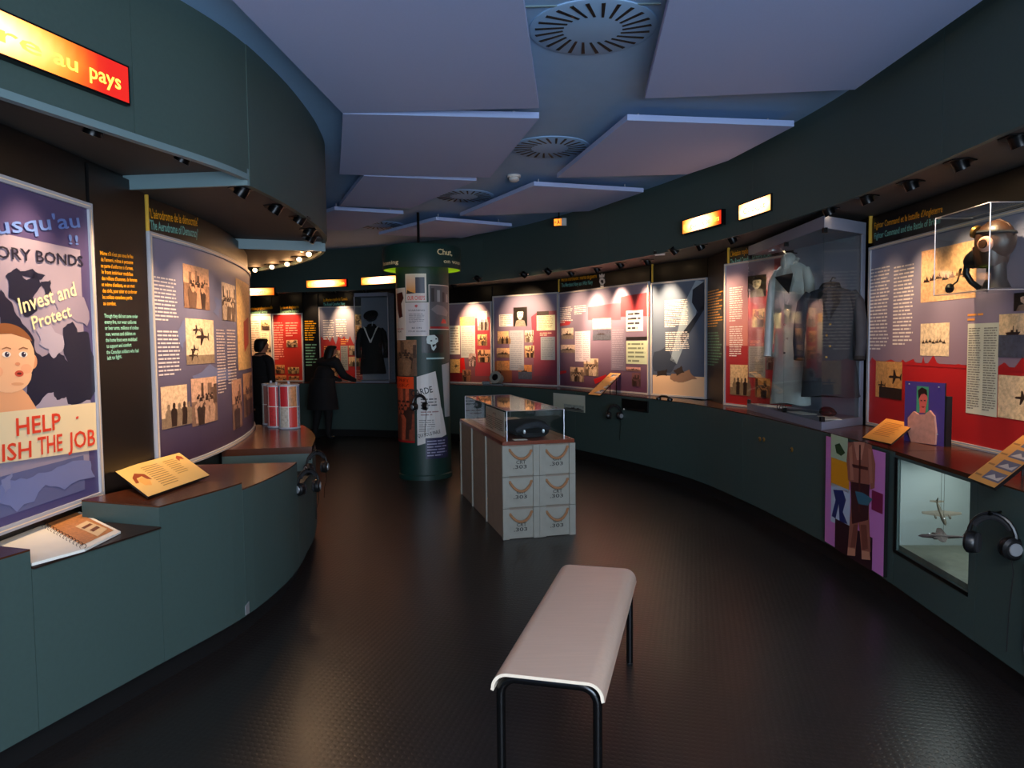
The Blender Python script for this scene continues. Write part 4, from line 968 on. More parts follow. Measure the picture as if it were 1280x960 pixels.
def f1(p, u0, v0, u1, v1, w, h):
    p.rect(u0+.01, v0+.3*h, u0+.5*w, v1-.01, (216, 140, 40), 1, (210, 190, 176)); p.rect(u0+.5*w, v0+.3*h, u1-.02, v1-.04, (44, 52, 70), 1); p.poly([(u0+.04*w, v0+.28*h), (u0+.1*w, v0+.42*h), (u0+.25*w, v0+.36*h), (u0+.5*w, v0+.3*h)], (30, 26, 28), 1.2)
    p.text('OUR CHIEFS', u0+.1*w, v0+.06*h, .15*h, .82*w, (206, 34, 30), 1.5)
def f2(p, u0, v0, u1, v1, w, h):
    p.poly([(u0+.2*w, v1-.1*h), (u0+.8*w, v1-.08*h), (u0+.9*w, v1-.2*h), (u0+.7*w, v1-.3*h), (u0+.8*w, v0+.45*h), (u0+.5*w, v0+.42*h), (u0+.3*w, v0+.6*h)], (70, 30, 24), 1); p.text('CARELESS', u0+.1*w, v0+.2*h, .03*h, .75*w, (170, 30, 26), 1.4); p.text('TALK', u0+.2*w, v0+.15*h, .03*h, .5*w, (60, 20, 20), 1.4)
def f3(p, u0, v0, u1, v1, w, h):
    p.poly([(u0+.42*w, v1-.1*h), (u0+.5*w, v1-.06*h), (u0+.58*w, v1-.1*h), (u0+.5*w, v1-.16*h)], (190, 80, 80), 1); p.text('WARNING', u0+.14*w, v1-.26*h, .05*h, .7*w, (70, 70, 74), 1); p.lines(u0+.18*w, v0+.38*h, u1-.18*w, v1-.32*h, 7, (120, 120, 124), 1); p.text('BE ON', u0+.3*w, v0+.22*h, .045*h, .4*w, (70, 70, 74), 1); p.text('YOUR GUARD', u0+.12*w, v0+.12*h, .045*h, .76*w, (70, 70, 74), 1)
def f4(p, u0, v0, u1, v1, w, h):
    p.rect(u0+.03*w, v0+.02*h, u1-.03*w, v0+.07*h, (150, 26, 26), 1); p.poly([(u0+.45*w, v0+.14*h), (u0+.55*w, v0+.24*h), (u0+.7*w, v0+.22*h), (u0+.75*w, v0+.14*h)], (196, 30, 28), 1)
    for k in range(4): p.rect(u0+(.08+.23*k)*w, v0+.62*h, u0+(.2+.23*k)*w, v0+(.92-.04*k)*h, (150, 152, 152) if k % 2 else (46, 48, 50), 1)
    p.poly([(u0+.06*w, v0+.45*h), (u0+.3*w, v0+.56*h), (u0+.6*w, v0+.52*h), (u0+.9*w, v0+.4*h), (u0+.8*w, v0+.3*h), (u0+.3*w, v0+.34*h)], (120, 116, 118), 1)
def f5(p, u0, v0, u1, v1, w, h):
    F_ = [(.25, .95), (.55, .97), (.7, .8), (.72, .62), (.6, .5), (.62, .3), (.5, .1), (.42, .2), (.38, .45), (.22, .52), (.2, .75)]; p.poly([(u0+a*w, v0+b*h) for a, b in F_], (206, 222, 218), 1)
    for a, b in ((.36, .62), (.58, .72)): p.rect(u0+a*w, v0+b*h, u0+(a+.08)*w, v0+(b+.07)*h, (26, 34, 34), 1.4)
    p.poly([(u0+.46*w, v0+.3*h), (u0+.58*w, v0+.4*h), (u0+.6*w, v0+.48*h), (u0+.44*w, v0+.44*h)], (30, 40, 40), 1.4)
def f6(p, u0, v0, u1, v1, w, h):
    p.rect(u0, v1-.18*h, u1, v1, (226, 70, 26), 1); p.text('EN PRET', u0+.1*w, v1-.08*h, .05*h, .75*w, (120, 20, 16), 1.4); p.text('LISEZ', u0+.3*w, v1-.15*h, .045*h, .55*w, (120, 20, 16), 1.4); p.rect(u0, v0, u1, v0+.03*h, (150, 20, 24), 1)
cposter('poster', 507, 342, 533, 377, (206, 196, 186), f1, 0, label='poster with dark tower picture and red heading')
cposter('poster', 495.6, 360, 507, 425, (206, 190, 174), f2, 0, label='narrow pale poster with a brown figure')
cposter('poster', 507, 378, 536, 420, (196, 190, 190), f3, 1, label='pale notice with grey lettering')
cposter('poster', 536, 356, 560.5, 412, (86, 86, 90), f4, 0, label='black and white factory poster with red foot')
cposter('poster', 527, 418, 554, 441, (16, 18, 18), f5, 0, edge=False, label='dark poster with a white mask face')
photo(SCol, t, 497, 425, 521, 470, 'crowd', (158, 116, 84), 1, 'brown photographic poster')
photo(SCol, t, 497.5, 471, 518, 553, 'crowd', (206, 92, 60), 2, 'red-brown crowd poster')
p = Print(SCol, .0075); u0, v0, u1, v1 = SCol.rect_px(497.5, 471, 518, 553); f6(p, u0, v0, u1, v1, u1-u0, v1-v0); p.build('poster_lettering', t)
def quad_sheet(name, c4, rgb, lay, label=None, n=5):
    p = Print(SCol, .002+lay*.0025); a, b, c_, d = [SCol.px(*q) for q in c4]; pts = []
    for i in range(n+1):
        k = i/n; pts += [(d[0]+(c_[0]-d[0])*k, d[1]+(c_[1]-d[1])*k), (a[0]+(b[0]-a[0])*k, a[1]+(b[1]-a[1])*k)]
    p.raw(pts, [(2*i, 2*i+2, 2*i+3, 2*i+1) for i in range(n)], [rgb]*len(pts)); return p.build(name, t, 'print', label)
quad_sheet('poster', [(521, 471), (544, 464), (557.5, 543), (522, 557)], (204, 202, 198), 2, 'large white bilingual warning poster')
p = Print(SCol, .0085); p.tpx('GARDE', 515, 496, 541, 490, 8, (36, 34, 36)); p.lpx(526, 497, 546, 512, 4, (90, 88, 90)); p.lpx(526, 513, 548, 520, 2, (150, 120, 118)); p.tpx('QUI VOUS PARLE', 523, 547, 550, 541, 4.5, (50, 46, 44)); p.lpx(524, 524, 544, 540, 6, (140, 138, 136)); p.build('poster_lettering', t)
cposter('poster', 532, 547, 559, 573, (36, 38, 70), lambda p, u0, v0, u1, v1, w, h: p.lines(u0+.06*w, v0+.1*h, u1-.06*w, v1-.08*h, 6, (150, 150, 176), 1), 3, edge=False, label='navy text plate')
quad_sheet('poster', [(552, 456), (561, 453), (562, 520), (556, 521)], (150, 158, 160), 0, 'grey poster on the right flank')
cposter('poster', 533, 447, 555, 449, (150, 190, 190), None, 0, edge=False, label='thin pale strip')

# ------------------------------------------------------------------ lit signs on the fascias
def sign(label, P0, P1, z0, z1, lines, peak=7.0, mid=.5, off=.012, width=.55, name='light_sign', sh=.28):
    S = Surf([P0, P1], z0, z1); c = S.pt(S.W/2, 0, 0); t = thing(name, label, 'light sign', c, 'backlit red signs')
    slab(S, -.008, -.008, S.W+.008, S.H+.008, -.03, off-.002).build('housing', 'black_metal', t)
    p = Print(S, off); n = 24; pts, cols = [], []
    for i in range(n+1):
        k = i/n; e = max(0.0, 1-abs(k-mid)/width); e = e*e*(3-2*e)
        for v in range(3):
            ev = e*(1.0 if v == 1 else .55)
            pts.append((S.W*k, S.H*v/2)); cols.append((0.55+.9*peak*ev*.35+peak*.25*ev, 0.012+peak*ev*.28, 0.006+peak*ev**2*.24))
    p.raw(pts, [(3*i+j, 3*i+3+j, 3*i+4+j, 3*i+1+j) for i in range(n) for j in range(2)], cols); p.build('glowing_face', t, 'glow')
    if lines:
        for s_, a, b in lines:
            p = Print(S, off+.0015); p.text(s_, S.W*a, S.H*sh, S.H*.42, S.W*(b-a), (2.6, 1.1, 0.12), 0); p.build('sign_word', t, 'glow')
    return t
sign('large orange lit sign reading guerre au pays, top left', (-1.965, 1.98), (-1.618, 3.10), 2.575, 2.722, [('La', .02, .12), ('guerre', .2, .66), ('au', .70, .79), ('pays', .835, .965)], 9.0, .28, .02, .62)
sign('long orange lit sign left of the paired signs on the right fascia', (1.655, 6.95), (1.855, 6.37), 2.575, 2.695, [('La', .04, .12), ('guerre', .2, .6), ('des', .63, .74), ('airs', .8, .95)], 10, .45)
sign('shorter brighter orange sign nearest the tall glass case', (1.945, 6.16), (2.045, 5.70), 2.57, 2.69, [('Cockpit', .15, .85)], 11, .5, width=.9)
sign('distant orange sign over the black text board', (-3.44, 12.22), (-2.72, 12.0), 2.52, 2.635, [('Et', .04, .12), ('maintenant', .17, .62), ("l'action", .72, .95)], 10, .45)
sign('distant orange sign just left of the round column', (-2.45, 11.90), (-1.75, 11.52), 2.53, 2.645, [('Sur', .04, .18), ('toutes', .23, .5), ('les', .55, .66), ('mers', .71, .95)], 11, .5, width=.62)
sign('farthest orange sign behind the left soffit lamps', (-4.75, 12.40), (-4.02, 12.30), 2.41, 2.53, [('Les débuts', .1, .8)], 9, .35, width=.75)
# exit sign and cctv
t = thing('exit_sign', 'small orange running-figure exit sign hanging below the ceiling', 'exit sign', (.60, 8.95, 3.0))
Se = Surf([(.535, 8.97), (.655, 8.93)], 2.985, 3.075)
slab(Se, 0, 0, Se.W*.78, Se.H, -.03, 0).build('lit_box', 'black_plastic', t); slab(Se, Se.W*.79, 0, Se.W*1.25, Se.H, -.03, 0).build('end_panel', 'white_plastic', t); G().tube([(.60, 8.97, 3.07), (.60, 8.97, CEIL)], .008, 6).build('stem', 'black_metal', t)
p = Print(Se, .001); p.rect(.004, .004, Se.W*.77, Se.H-.004, (1.6, .35, .03)); 
for pts in ([(.3, .2), (.42, .5), (.4, .75), (.5, .8), (.55, .55), (.62, .3), (.56, .25), (.48, .45), (.38, .2)], [(.42, .84), (.5, .84), (.5, .94), (.42, .94)], [(.68, .1), (.73, .1), (.73, .9), (.68, .9)], [(.08, .45), (.2, .45), (.2, .35), (.27, .5), (.2, .65), (.2, .55), (.08, .55)]): p.poly([(a*Se.W*1.0, b*Se.H) for a, b in pts], (.03, .01, .005), 1)
p.build('pictogram', t, 'glow')
c = at_y(825, 316, 7.55); t = thing('security_camera', 'small white security camera under the right soffit', 'security camera', (c.x, c.y, c.z))
G().tube([c+Vector((.02, 0, .02)), c+Vector((.02, 0, .07))], .008, 6).build('bracket', 'white_plastic', t); G().box(c, (.05, .03, .025), Matrix.Rotation(-.3, 3, 'Z')).build('housing', 'white_plastic', t); G().lathe([(.018, 0), (.018, .02), (.001, .021)], c+Vector((-.045, -.02, 0)), (-.9, -.5, -.1), 10).build('lens', 'black_plastic', t)

# ------------------------------------------------------------------ spotlights
def spotlight(label, loc, target, group, watts=SPOT_W, angle=66, blend=1.0, can=.038, color=WARM):
    loc = Vector(loc); d = (Vector(target)-loc).normalized(); t = thing('spotlight', label, 'spotlight', loc, group)
    G().lathe([(.075, -.008), (.078, -.004), (.07, .0)], loc, (0, 0, 1), 6).build('trim_plate', 'black_metal', t)
    c0 = loc+Vector((0, 0, -.014)); 
    g_ = G().lathe([(can*.75, -.045), (can, -.03), (can, .035), (can*.86, .036), (can*.84, .024)], c0, d, 14); lc_ = g_.build('lamp_can', 'black_metal', t, smooth=True)
    G().lathe([(can*.80, .024), (can*.76, .028), (.001, .030)], c0, d, 14).build('lens', 'lens', lc_, smooth=True)
    if watts > 0:
        l = bpy.data.lights.new('spot_beam', 'SPOT'); l.energy = watts; l.spot_size = math.radians(angle); l.spot_blend = blend; l.color = color; l.shadow_soft_size = .03
        lo = bpy.data.objects.new('spot_beam', l); COL.objects.link(lo); lo.parent = t; lo.location = (c0+d*.06)-loc; lo.rotation_euler = d.to_track_quat('-Z', 'Y').to_euler()
    return t
ORD = ['first', 'second', 'third', 'fourth', 'fifth', 'sixth', 'seventh', 'eighth', 'ninth', 'tenth', 'eleventh', 'twelfth', 'thirteenth', 'fourteenth', 'fifteenth', 'sixteenth', 'seventeenth', 'eighteenth', 'nineteenth', 'twentieth']
def near_wall(curve, P, z):
    best = min(curve.p, key=lambda q: (q-Vector((P.x, P.y))).length) if len(curve.p) > 30 else None
    if best is None:
        bd = 1e9
        for a, b in zip(curve.p, curve.p[1:]):
            e = b-a; k = max(0, min(1, (Vector((P.x, P.y))-a).dot(e)/e.length_squared)); q = a+e*k; dd = (q-Vector((P.x, P.y))).length
            if dd < bd: bd, best = dd, q
    return Vector((best.x, best.y, z))
right_px = [(1272, 173, 1.5, 1), (1200, 203, 1.6, 1.0), (1138, 229, 1.6, 1.0), (1083, 247, 1.5, .8), (1035, 262, 1.5, .35), (915, 298, 1.7, .9), (875, 307, 1.7, .5), (843, 313, 1.75, .9), (809, 326, 1.8, 1.2), (775, 330, 1.8, 1.5), (746, 336, 1.85, 1.7), (714, 341, 1.8, 1.0), (685, 343, 1.8, 1.2), (655, 347, 1.8, 1.0), (597, 352, 1.85, 2.2), (567, 360, 1.8, 1.6)]
k_ = 0
for i, (x, y, tz, e) in enumerate(right_px):
    P = at_z(x, y, SOF-.01)
    if x < 700: P = at_z(x, y-4, SOF-.01)
    W = near_wall(RW, P, tz)
    spotlight('black gimbal spotlight, %s from the near end of the right soffit' % ORD[i], (P.x, P.y, SOF), W, 'right soffit spotlights', SPOT_W*e*(2.1 if i >= 8 else 1.0), 60 if i >= 8 else 64)
for i, (X, Y, e) in enumerate([(-1.55, 11.75, .0), (-2.45, 12.05, .35), (-3.0, 12.2, 1.5), (-3.55, 12.32, .4), (-4.05, 12.40, 1.5), (-4.6, 12.45, 2.0)]):
    spotlight('small spotlight over the distant panels, %s from the column' % ORD[i], (X, Y+.14, SOF), near_wall(RW, Vector((X, Y, 0)), 1.8), 'far soffit spotlights', SPOT_W*e*.9)
left_px = [(118, 158, S1, 1.5, 1.1), (230, 193, S1, 1.5, 1.2), (303, 237, S2, 1.5, 1.0), (345, 259, S2, 1.5, 1.2), (375, 273, S2, 1.4, .9), (387, 288, S2, 1.4, .7), (389, 297, S2, 1.4, .6)]
_q = LF.at(LF.uY(2.2)); _n = LF.nrm(LF.uY(2.2), -1)
spotlight('assumed black gimbal spotlight above the left sign, out past the frame edge', (_q.x-_n.x*.22, _q.y-_n.y*.22, S1), (-2.07, 2.6, 1.5), 'left soffit spotlights', SPOT_W*.8)  # unseen lamp, assumed beyond the frame edge
for i, (x, y, z, tz, e) in enumerate(left_px):
    P = at_z(x, y, z-.01); spotlight('black gimbal spotlight, %s from the near end of the left soffit' % ORD[i], (P.x, P.y, z), near_wall(LW, P, tz), 'left soffit spotlights', SPOT_W*e)
for i, (x, y) in enumerate([(386, 317), (374, 323.5), (359, 329.5), (340, 333), (319, 337)]):
    P = at_z(x, y, S3-.02); spotlight('glowing bare spotlight, %s from the right in the lit far-left soffit' % ORD[i], (P.x, P.y, S3), (P.x+.35, P.y-1.3, 1.55), 'far left soffit spotlights', 3.0, 60, .8, .028)
    bp_ = bpy.data.lights.new('bulb_spill', 'POINT'); bp_.energy = .9; bp_.color = (1, .5, .2); bp_.shadow_soft_size = .02
    bo_ = bpy.data.objects.new('bulb_spill', bp_); COL.objects.link(bo_); bo_.location = (P.x+.03, P.y-.06, S3-.06)
# ------------------------------------------------------------------ tall glass case with coats
A, B, Cc, D = Vector((2.20, 5.10)), Vector((2.655, 5.43)), Vector((2.47, 6.30)), Vector((2.20, 6.72))   # near front, near wall, far wall, far front
E_ = Vector((2.325, 6.68))
plan = [A, B, Cc, E_, D]
t = thing('glass_case', 'tall grey-framed glass case with two hanging coats on the right wall', 'display case', (2.4, 5.9, 0.906))
G().prism([tuple(p) for p in plan], .906, .965).build('case_base', 'case_grey', t)
G().prism([tuple(p) for p in plan], 2.335, 2.42).build('case_top', 'case_grey', t)
def vsheet(a, b, z0, z1, th, inset=0.0):
    a, b = Vector(a), Vector(b); d = (b-a).normalized(); n = Vector((-d.y, d.x))*th; a = a+d*inset; b = b-d*inset
    return G().hexa([(a.x, a.y, z0), (b.x, b.y, z0), (b.x+n.x, b.y+n.y, z0), (a.x+n.x, a.y+n.y, z0), (a.x, a.y, z1), (b.x, b.y, z1), (b.x+n.x, b.y+n.y, z1), (a.x+n.x, a.y+n.y, z1)])
back0, back1 = Vector((2.462, 6.29)), Vector((2.645, 5.44))
vsheet(back1, back0, .965, 2.335, .012).build('back_board', 'case_grey', t)
vsheet(A+Vector((.006, .012)), B+Vector((-.02, .0)), .965, 2.335, .006).build('side_pane', 'clear_glass', t)
mid = A.lerp(D, .45)
vsheet(A+Vector((.004, .02)), mid, .965, 2.335, -.006).build('front_pane', 'clear_glass', t); vsheet(mid+Vector((0, .004)), D, .965, 2.335, -.006).build('front_pane', 'clear_glass', t)
vsheet(B+Vector((-.03, -.012)), B+Vector((.005, .012)), .965, 2.42, .012).build('wall_post', 'case_grey', t)
for q in (A+Vector((.012, .018)), D+Vector((.012, -.02)), mid+Vector((.012, 0))):
    for z in (.985, 2.32): G().box((q.x, q.y, z), (.014, .014, .018)).build('pane_clamp', 'black_metal', t)
l = bpy.data.lights.new('case_lamp', 'SPOT'); l.energy = 5; l.spot_size = 1.6; l.spot_blend = .8; l.color = (.85, .92, 1); l.shadow_soft_size = .02
lo = bpy.data.objects.new('case_lamp', l); COL.objects.link(lo); lo.parent = t; lo.location = Vector((2.27, 6.3, 2.31))-ORG[t.name]; lo.rotation_euler = (Vector((2.34, 5.9, 1.3))-Vector((2.27, 6.3, 2.31))).to_track_quat('-Z', 'Y').to_euler()
G().lathe([(.035, 0), (.035, .012), (.001, .013)], (2.27, 6.3, 2.322), (0, 0, 1), 14).build('case_downlight', 'silver', t)
Sbk = Surf([tuple(back0), tuple(back1)], .965, 2.335, .0)
p = Print(Sbk, .002); photo(Sbk, t, 1056, 317, 1064, 342, 'portrait', (196, 192, 188), 1)
p = Print(Sbk, .002); p.lpx(1026, 372, 1074, 470, 30, (96, 100, 114)); p.build('text_block', t)
p = Print(Sbk, .004); p.rpx(1053, 502, 1069, 509, (206, 206, 206)); p.build('caption_label', t)
for i, (x, y, r, lab) in enumerate([(2.30, 6.35, .3, 'white papers lying at the far end of the coat case floor'), (2.32, 5.75, .1, 'open white booklet lying in the middle of the coat case floor'), (2.37, 5.36, -.2, 'white caption sheet lying at the near end of the coat case floor')]):
    t2 = thing('paper_sheet', lab, 'paper', (x, y, .967)); G().box((x, y, .9675), (.06, .13, .0015), Matrix.Rotation(r, 3, 'Z')).build('sheet', 'paper', t2)
t2 = thing('spectacles', 'dark folded spectacles at the front of the coat case floor', 'glasses', (2.235, 5.95, .967))
g = G(); g.tube([(2.235+.025*math.cos(a), 5.93, .995+.025*math.sin(a)) for a in [k*PI/5 for k in range(10)]], .003, 5, close=True); g.tube([(2.235+.025*math.cos(a), 5.99, .995+.025*math.sin(a)) for a in [k*PI/5 for k in range(10)]], .003, 5, close=True); g.tube([(2.235, 5.95, 1.0), (2.235, 5.97, 1.0)], .003, 5)
g.build('frame', 'black_metal', t2)

def garment(label, name, c, ang, ztop, zbot, w, m, col_m, lean=0.0, hood=False, buttons='brass', hook=True, sleeve_dark=None):
    """hanging garment facing -y locally: body, sleeves, collar, lapels, buttons, hanger"""
    M = Matrix.Rotation(ang, 3, 'Z'); c = Vector((c[0], c[1], 0)); H_ = ztop-zbot; rnd = random.Random(int(w*1000))
    t = thing(name, label, 'garment', (c.x, c.y, ztop))
    P = lambda x, y, z: c + M @ Vector((x, y, z))
    rings = []
    for k, (f, wx, dy) in enumerate([(0, .16, .05), (.03, .34, .09), (.07, .46, .12), (.16, .46, .15), (.35, .43, .16), (.52, .41, .15), (.7, .46, .17), (.88, .50, .19), (1.0, .52, .20)]):
        ring = []
        for j in range(26):
            a = 2*PI*j/26; fold = 1+.06*math.sin(5*a+k)*f
            ring.append(P(w*wx*math.cos(a)*fold, w*dy*math.sin(a)*fold*1.3, ztop-H_*f+.01*math.sin(3*a)*f))
        rings.append(ring)
    G().loft(rings).build('body', m, t, smooth=True)
    for s_ in (-1, 1):
        G().tube([P(s_*w*.36, 0, ztop-H_*.055), P(s_*w*.47, -.01, ztop-H_*.14), P(s_*w*.53, -.015, ztop-H_*.32), P(s_*w*.55, -.03, ztop-H_*.5), P(s_*w*.53, -.05, ztop-H_*.64)], [w*.10, w*.125, w*.115, w*.105, w*.095], 12).build('sleeve', m, t, smooth=True)
        slv = [o for o in t.children if o.name.startswith('sleeve')][-1]
        G().tube([P(s_*w*.53, -.05, ztop-H_*.635), P(s_*w*.53, -.055, ztop-H_*.665)], [w*.10, w*.10], 12).build('cuff', col_m, slv, smooth=True)
        g = G(); g.add([P(s_*w*.02, -w*.20, ztop-H_*.30), P(s_*w*.05, -w*.14, ztop-H_*.02), P(s_*w*.2, -w*.13, ztop-H_*.05), P(s_*w*.2, -w*.2, ztop-H_*.14), P(s_*w*.02, -w*.215, ztop-H_*.30), P(s_*w*.05, -w*.155, ztop-H_*.02), P(s_*w*.2, -w*.145, ztop-H_*.05), P(s_*w*.2, -w*.215, ztop-H_*.14)], [(0, 1, 2, 3), (7, 6, 5, 4), (0, 4, 5, 1), (1, 5, 6, 2), (2, 6, 7, 3), (3, 7, 4, 0)]); g.build('lapel', col_m, t)
    G().tube([P(-w*.15, -w*.08, ztop-.01), P(-w*.12, w*.05, ztop+.02), P(0, w*.09, ztop+.03), P(w*.12, w*.05, ztop+.02), P(w*.15, -w*.08, ztop-.01)], w*.05, 8).build('collar', col_m, t, smooth=True)
    if buttons:
        for k in range(4): G().ball(P(.012*(-1)**k, -w*.215-.004, ztop-H_*(.34+.1*k)), .010, 8, 5).build('button', buttons, t)
    if hook: G().tube([P(0, 0, ztop-.01), P(0, 0, ztop+.05), P(.012, .01, ztop+.075), P(.03, .03, ztop+.07)], .005, 6).build('hanger_hook', 'black_metal', t); G().tube([P(-w*.34, 0, ztop-.05), P(0, 0, ztop-.012), P(w*.34, 0, ztop-.05)], .008, 6).build('hanger', 'black_metal', t)
    if hood:
        G().ball(P(-.02, -.01, ztop+.0), (w*.20, w*.17, w*.24), 14, 9).build('hood', m, t, smooth=True)
        g = G(); g.add([P(-.10, -w*.25, ztop-.12), P(.06, -w*.25, ztop-.10), P(.03, -w*.27, ztop-.26), P(-.10, -w*.23, ztop-.13), P(.06, -w*.23, ztop-.11), P(.03, -w*.25, ztop-.27)], [(0, 1, 2), (5, 4, 3), (0, 3, 4, 1), (1, 4, 5, 2), (2, 5, 3, 0)]); g.build('scarf', 'cloth_black', t)
    return t
garment('pale grey hooded flying coat hanging at the far end of the glass case', 'flying_coat', (2.335, 6.03), math.radians(-52), 2.20, 1.02, .34, 'coat_grey', 'coat_grey', hood=True, buttons='black_metal')
garment('dark blue service jacket hanging at the near end of the glass case', 'service_jacket', (2.44, 5.53), math.radians(-30), 1.95, 1.12, .40, 'coat_navy', 'cloth_black')
t2 = thing('cap_stand', 'dark leather gloves on the coat case floor below the jacket', 'gloves', (2.42, 5.42, .967))
G().ball((2.42, 5.50, .995), (.055, .10, .028), 10, 7).build('glove', 'cloth_black', t2, smooth=True); G().ball((2.45, 5.58, 1.0), (.05, .09, .032), 10, 7).build('glove', 'cloth_black', t2, smooth=True); t2.name = 'leather_gloves'

# ------------------------------------------------------------------ flying helmet box at the right edge
bx0, bx1, by0, by1, bz0, bz1 = 2.46, 2.675, 3.73, 4.21, 1.80, 2.245
t = thing('helmet_case', 'clear wall box that holds the leather flying helmet', 'display case', (2.6, 3.97, bz0))
G().box(((bx0+bx1)/2, (by0+by1)/2, bz0+.004), ((bx1-bx0)/2, (by1-by0)/2, .004)).build('case_floor', 'clear_glass', t); G().box(((bx0+bx1)/2, (by0+by1)/2, bz1-.004), ((bx1-bx0)/2, (by1-by0)/2, .004)).build('case_lid', 'clear_glass', t)
G().box((bx0+.003, (by0+by1)/2, (bz0+bz1)/2), (.003, (by1-by0)/2, (bz1-bz0)/2-.009)).build('front_pane', 'clear_glass', t)
for y in (by0+.003, by1-.003): G().box(((bx0+bx1)/2+.004, y, (bz0+bz1)/2), ((bx1-bx0)/2-.008, .003, (bz1-bz0)/2-.009)).build('side_pane', 'clear_glass', t)
g = G()
for y in (by0, by1): g.tube([(bx0, y, bz0), (bx0, y, bz1)], .003, 6)
g.tube([(bx0, by0, bz1), (bx0, by1, bz1)], .003, 6); g.tube([(bx0, by0, bz0), (bx0, by1, bz0)], .003, 6); g.tube([(bx0, by0, bz1), (bx1, by0, bz1)], .003, 6); g.tube([(bx0, by0, bz0), (bx1, by0, bz0)], .003, 6); g.tube([(bx0, by1, bz1), (bx1, by1, bz1)], .003, 6); g.build('glass_edges', 'silver', t)
hc = Vector((2.575, 3.86, 2.06)); t = thing('flying_helmet', 'brown leather flying helmet with goggles and oxygen mask on a dummy head', 'helmet', (hc.x, hc.y, bz0+.009))
# face looks towards -x,+y (towards the left in view)
fd = Vector((-.35, .93, 0)).normalized(); sd = Vector((fd.y, -fd.x, 0)); upv = Vector((0, 0, 1)); Mh = Matrix((fd, -sd, upv)).transposed()
H = lambda f, s_, z: hc + fd*f + Vector((-.93, -.35, 0))*s_ + upv*z
cp = G().ball(hc+upv*.005, (.102, .084, .110), 20, 13, Mh).build('leather_cap', 'leather', t, smooth=True)
G().tube([H(.100, 0, .01), H(.085, 0, .065), H(.04, 0, .108), H(-.02, 0, .115), H(-.07, 0, .085), H(-.1, 0, .02)], .006, 6).build('crown_seam', 'leather', cp, smooth=True)
G().ball(H(.048, 0, -.05), (.058, .054, .080), 16, 10, Mh).build('dummy_face', 'skin', t, smooth=True)
G().loft([[H(.02+.085*math.cos(a)*k, .088*math.sin(a)*k, z) for a in [2*PI*q/18 for q in range(18)]] for z, k in ((-.13, .80), (-.10, .92), (-.05, 1.0), (-.02, 1.0))], cap=False).build('neck_flap', 'leather', t, smooth=True)
G().lathe([(.045, 0), (.046, -.03), (.05, -.09), (.07, -.135)], H(-.01, 0, -.11), (0, 0, 1), 16).build('neck_stand', 'black_plastic', t, smooth=True)
for s_ in (-1, 1):
    G().lathe([(.040, 0), (.042, .012), (.030, .024), (.001, .026)], H(-.005, s_*.074, -.015), Vector((-.93, -.35, 0))*s_, 16).build('earphone_cup', 'lining', t, smooth=True); G().lathe([(.024, .02), (.022, .034), (.001, .036)], H(-.005, s_*.074, -.015), Vector((-.93, -.35, 0))*s_, 14).build('earphone_boss', 'leather', t, smooth=True)
    G().lathe([(.034, 0), (.036, .014), (.026, .018)], H(.075, s_*.033, .060), (fd+upv*.45).normalized(), 14, 1.15).build('goggle_rim', 'brass', t, smooth=True)
    G().lathe([(.028, .012), (.02, .022), (.001, .024)], H(.075, s_*.033, .060), (fd+upv*.45).normalized(), 14, 1.15).build('goggle_lens', 'silver', t, smooth=True)
G().tube([H(.06, -.055, .055), H(0, -.086, .05), H(-.06, -.07, .045), H(-.1, 0, .04), H(-.06, .07, .045), H(0, .086, .05), H(.06, .055, .055)], .010, 6).build('goggle_strap', 'cloth_black', t, smooth=True)
G().lathe([(.045, 0), (.052, .02), (.045, .05), (.03, .075), (.018, .085)], H(.085, 0, -.07), (fd-upv*.35).normalized(), 16).build('oxygen_mask', 'black_plastic', t, smooth=True)
G().tube([H(.155, 0, -.10), H(.17, -.01, -.15), H(.15, -.03, -.2), H(.11, -.04, -.235), H(.07, -.05, -.245)], [.017, .017, .016, .016, .015], 10).build('oxygen_hose', 'black_plastic', t, smooth=True)
G().tube([H(.19, .0, -.12), H(.22, -.01, -.19), H(.25, -.01, -.21)], .005, 6).build('microphone_lead', 'black_plastic', t); G().lathe([(.001, -.02), (.02, -.02), (.024, 0), (.02, .02), (.001, .022)], H(.265, -.01, -.225), (0.3, .4, .4), 12).build('microphone_plug', 'black_plastic', t, smooth=True)

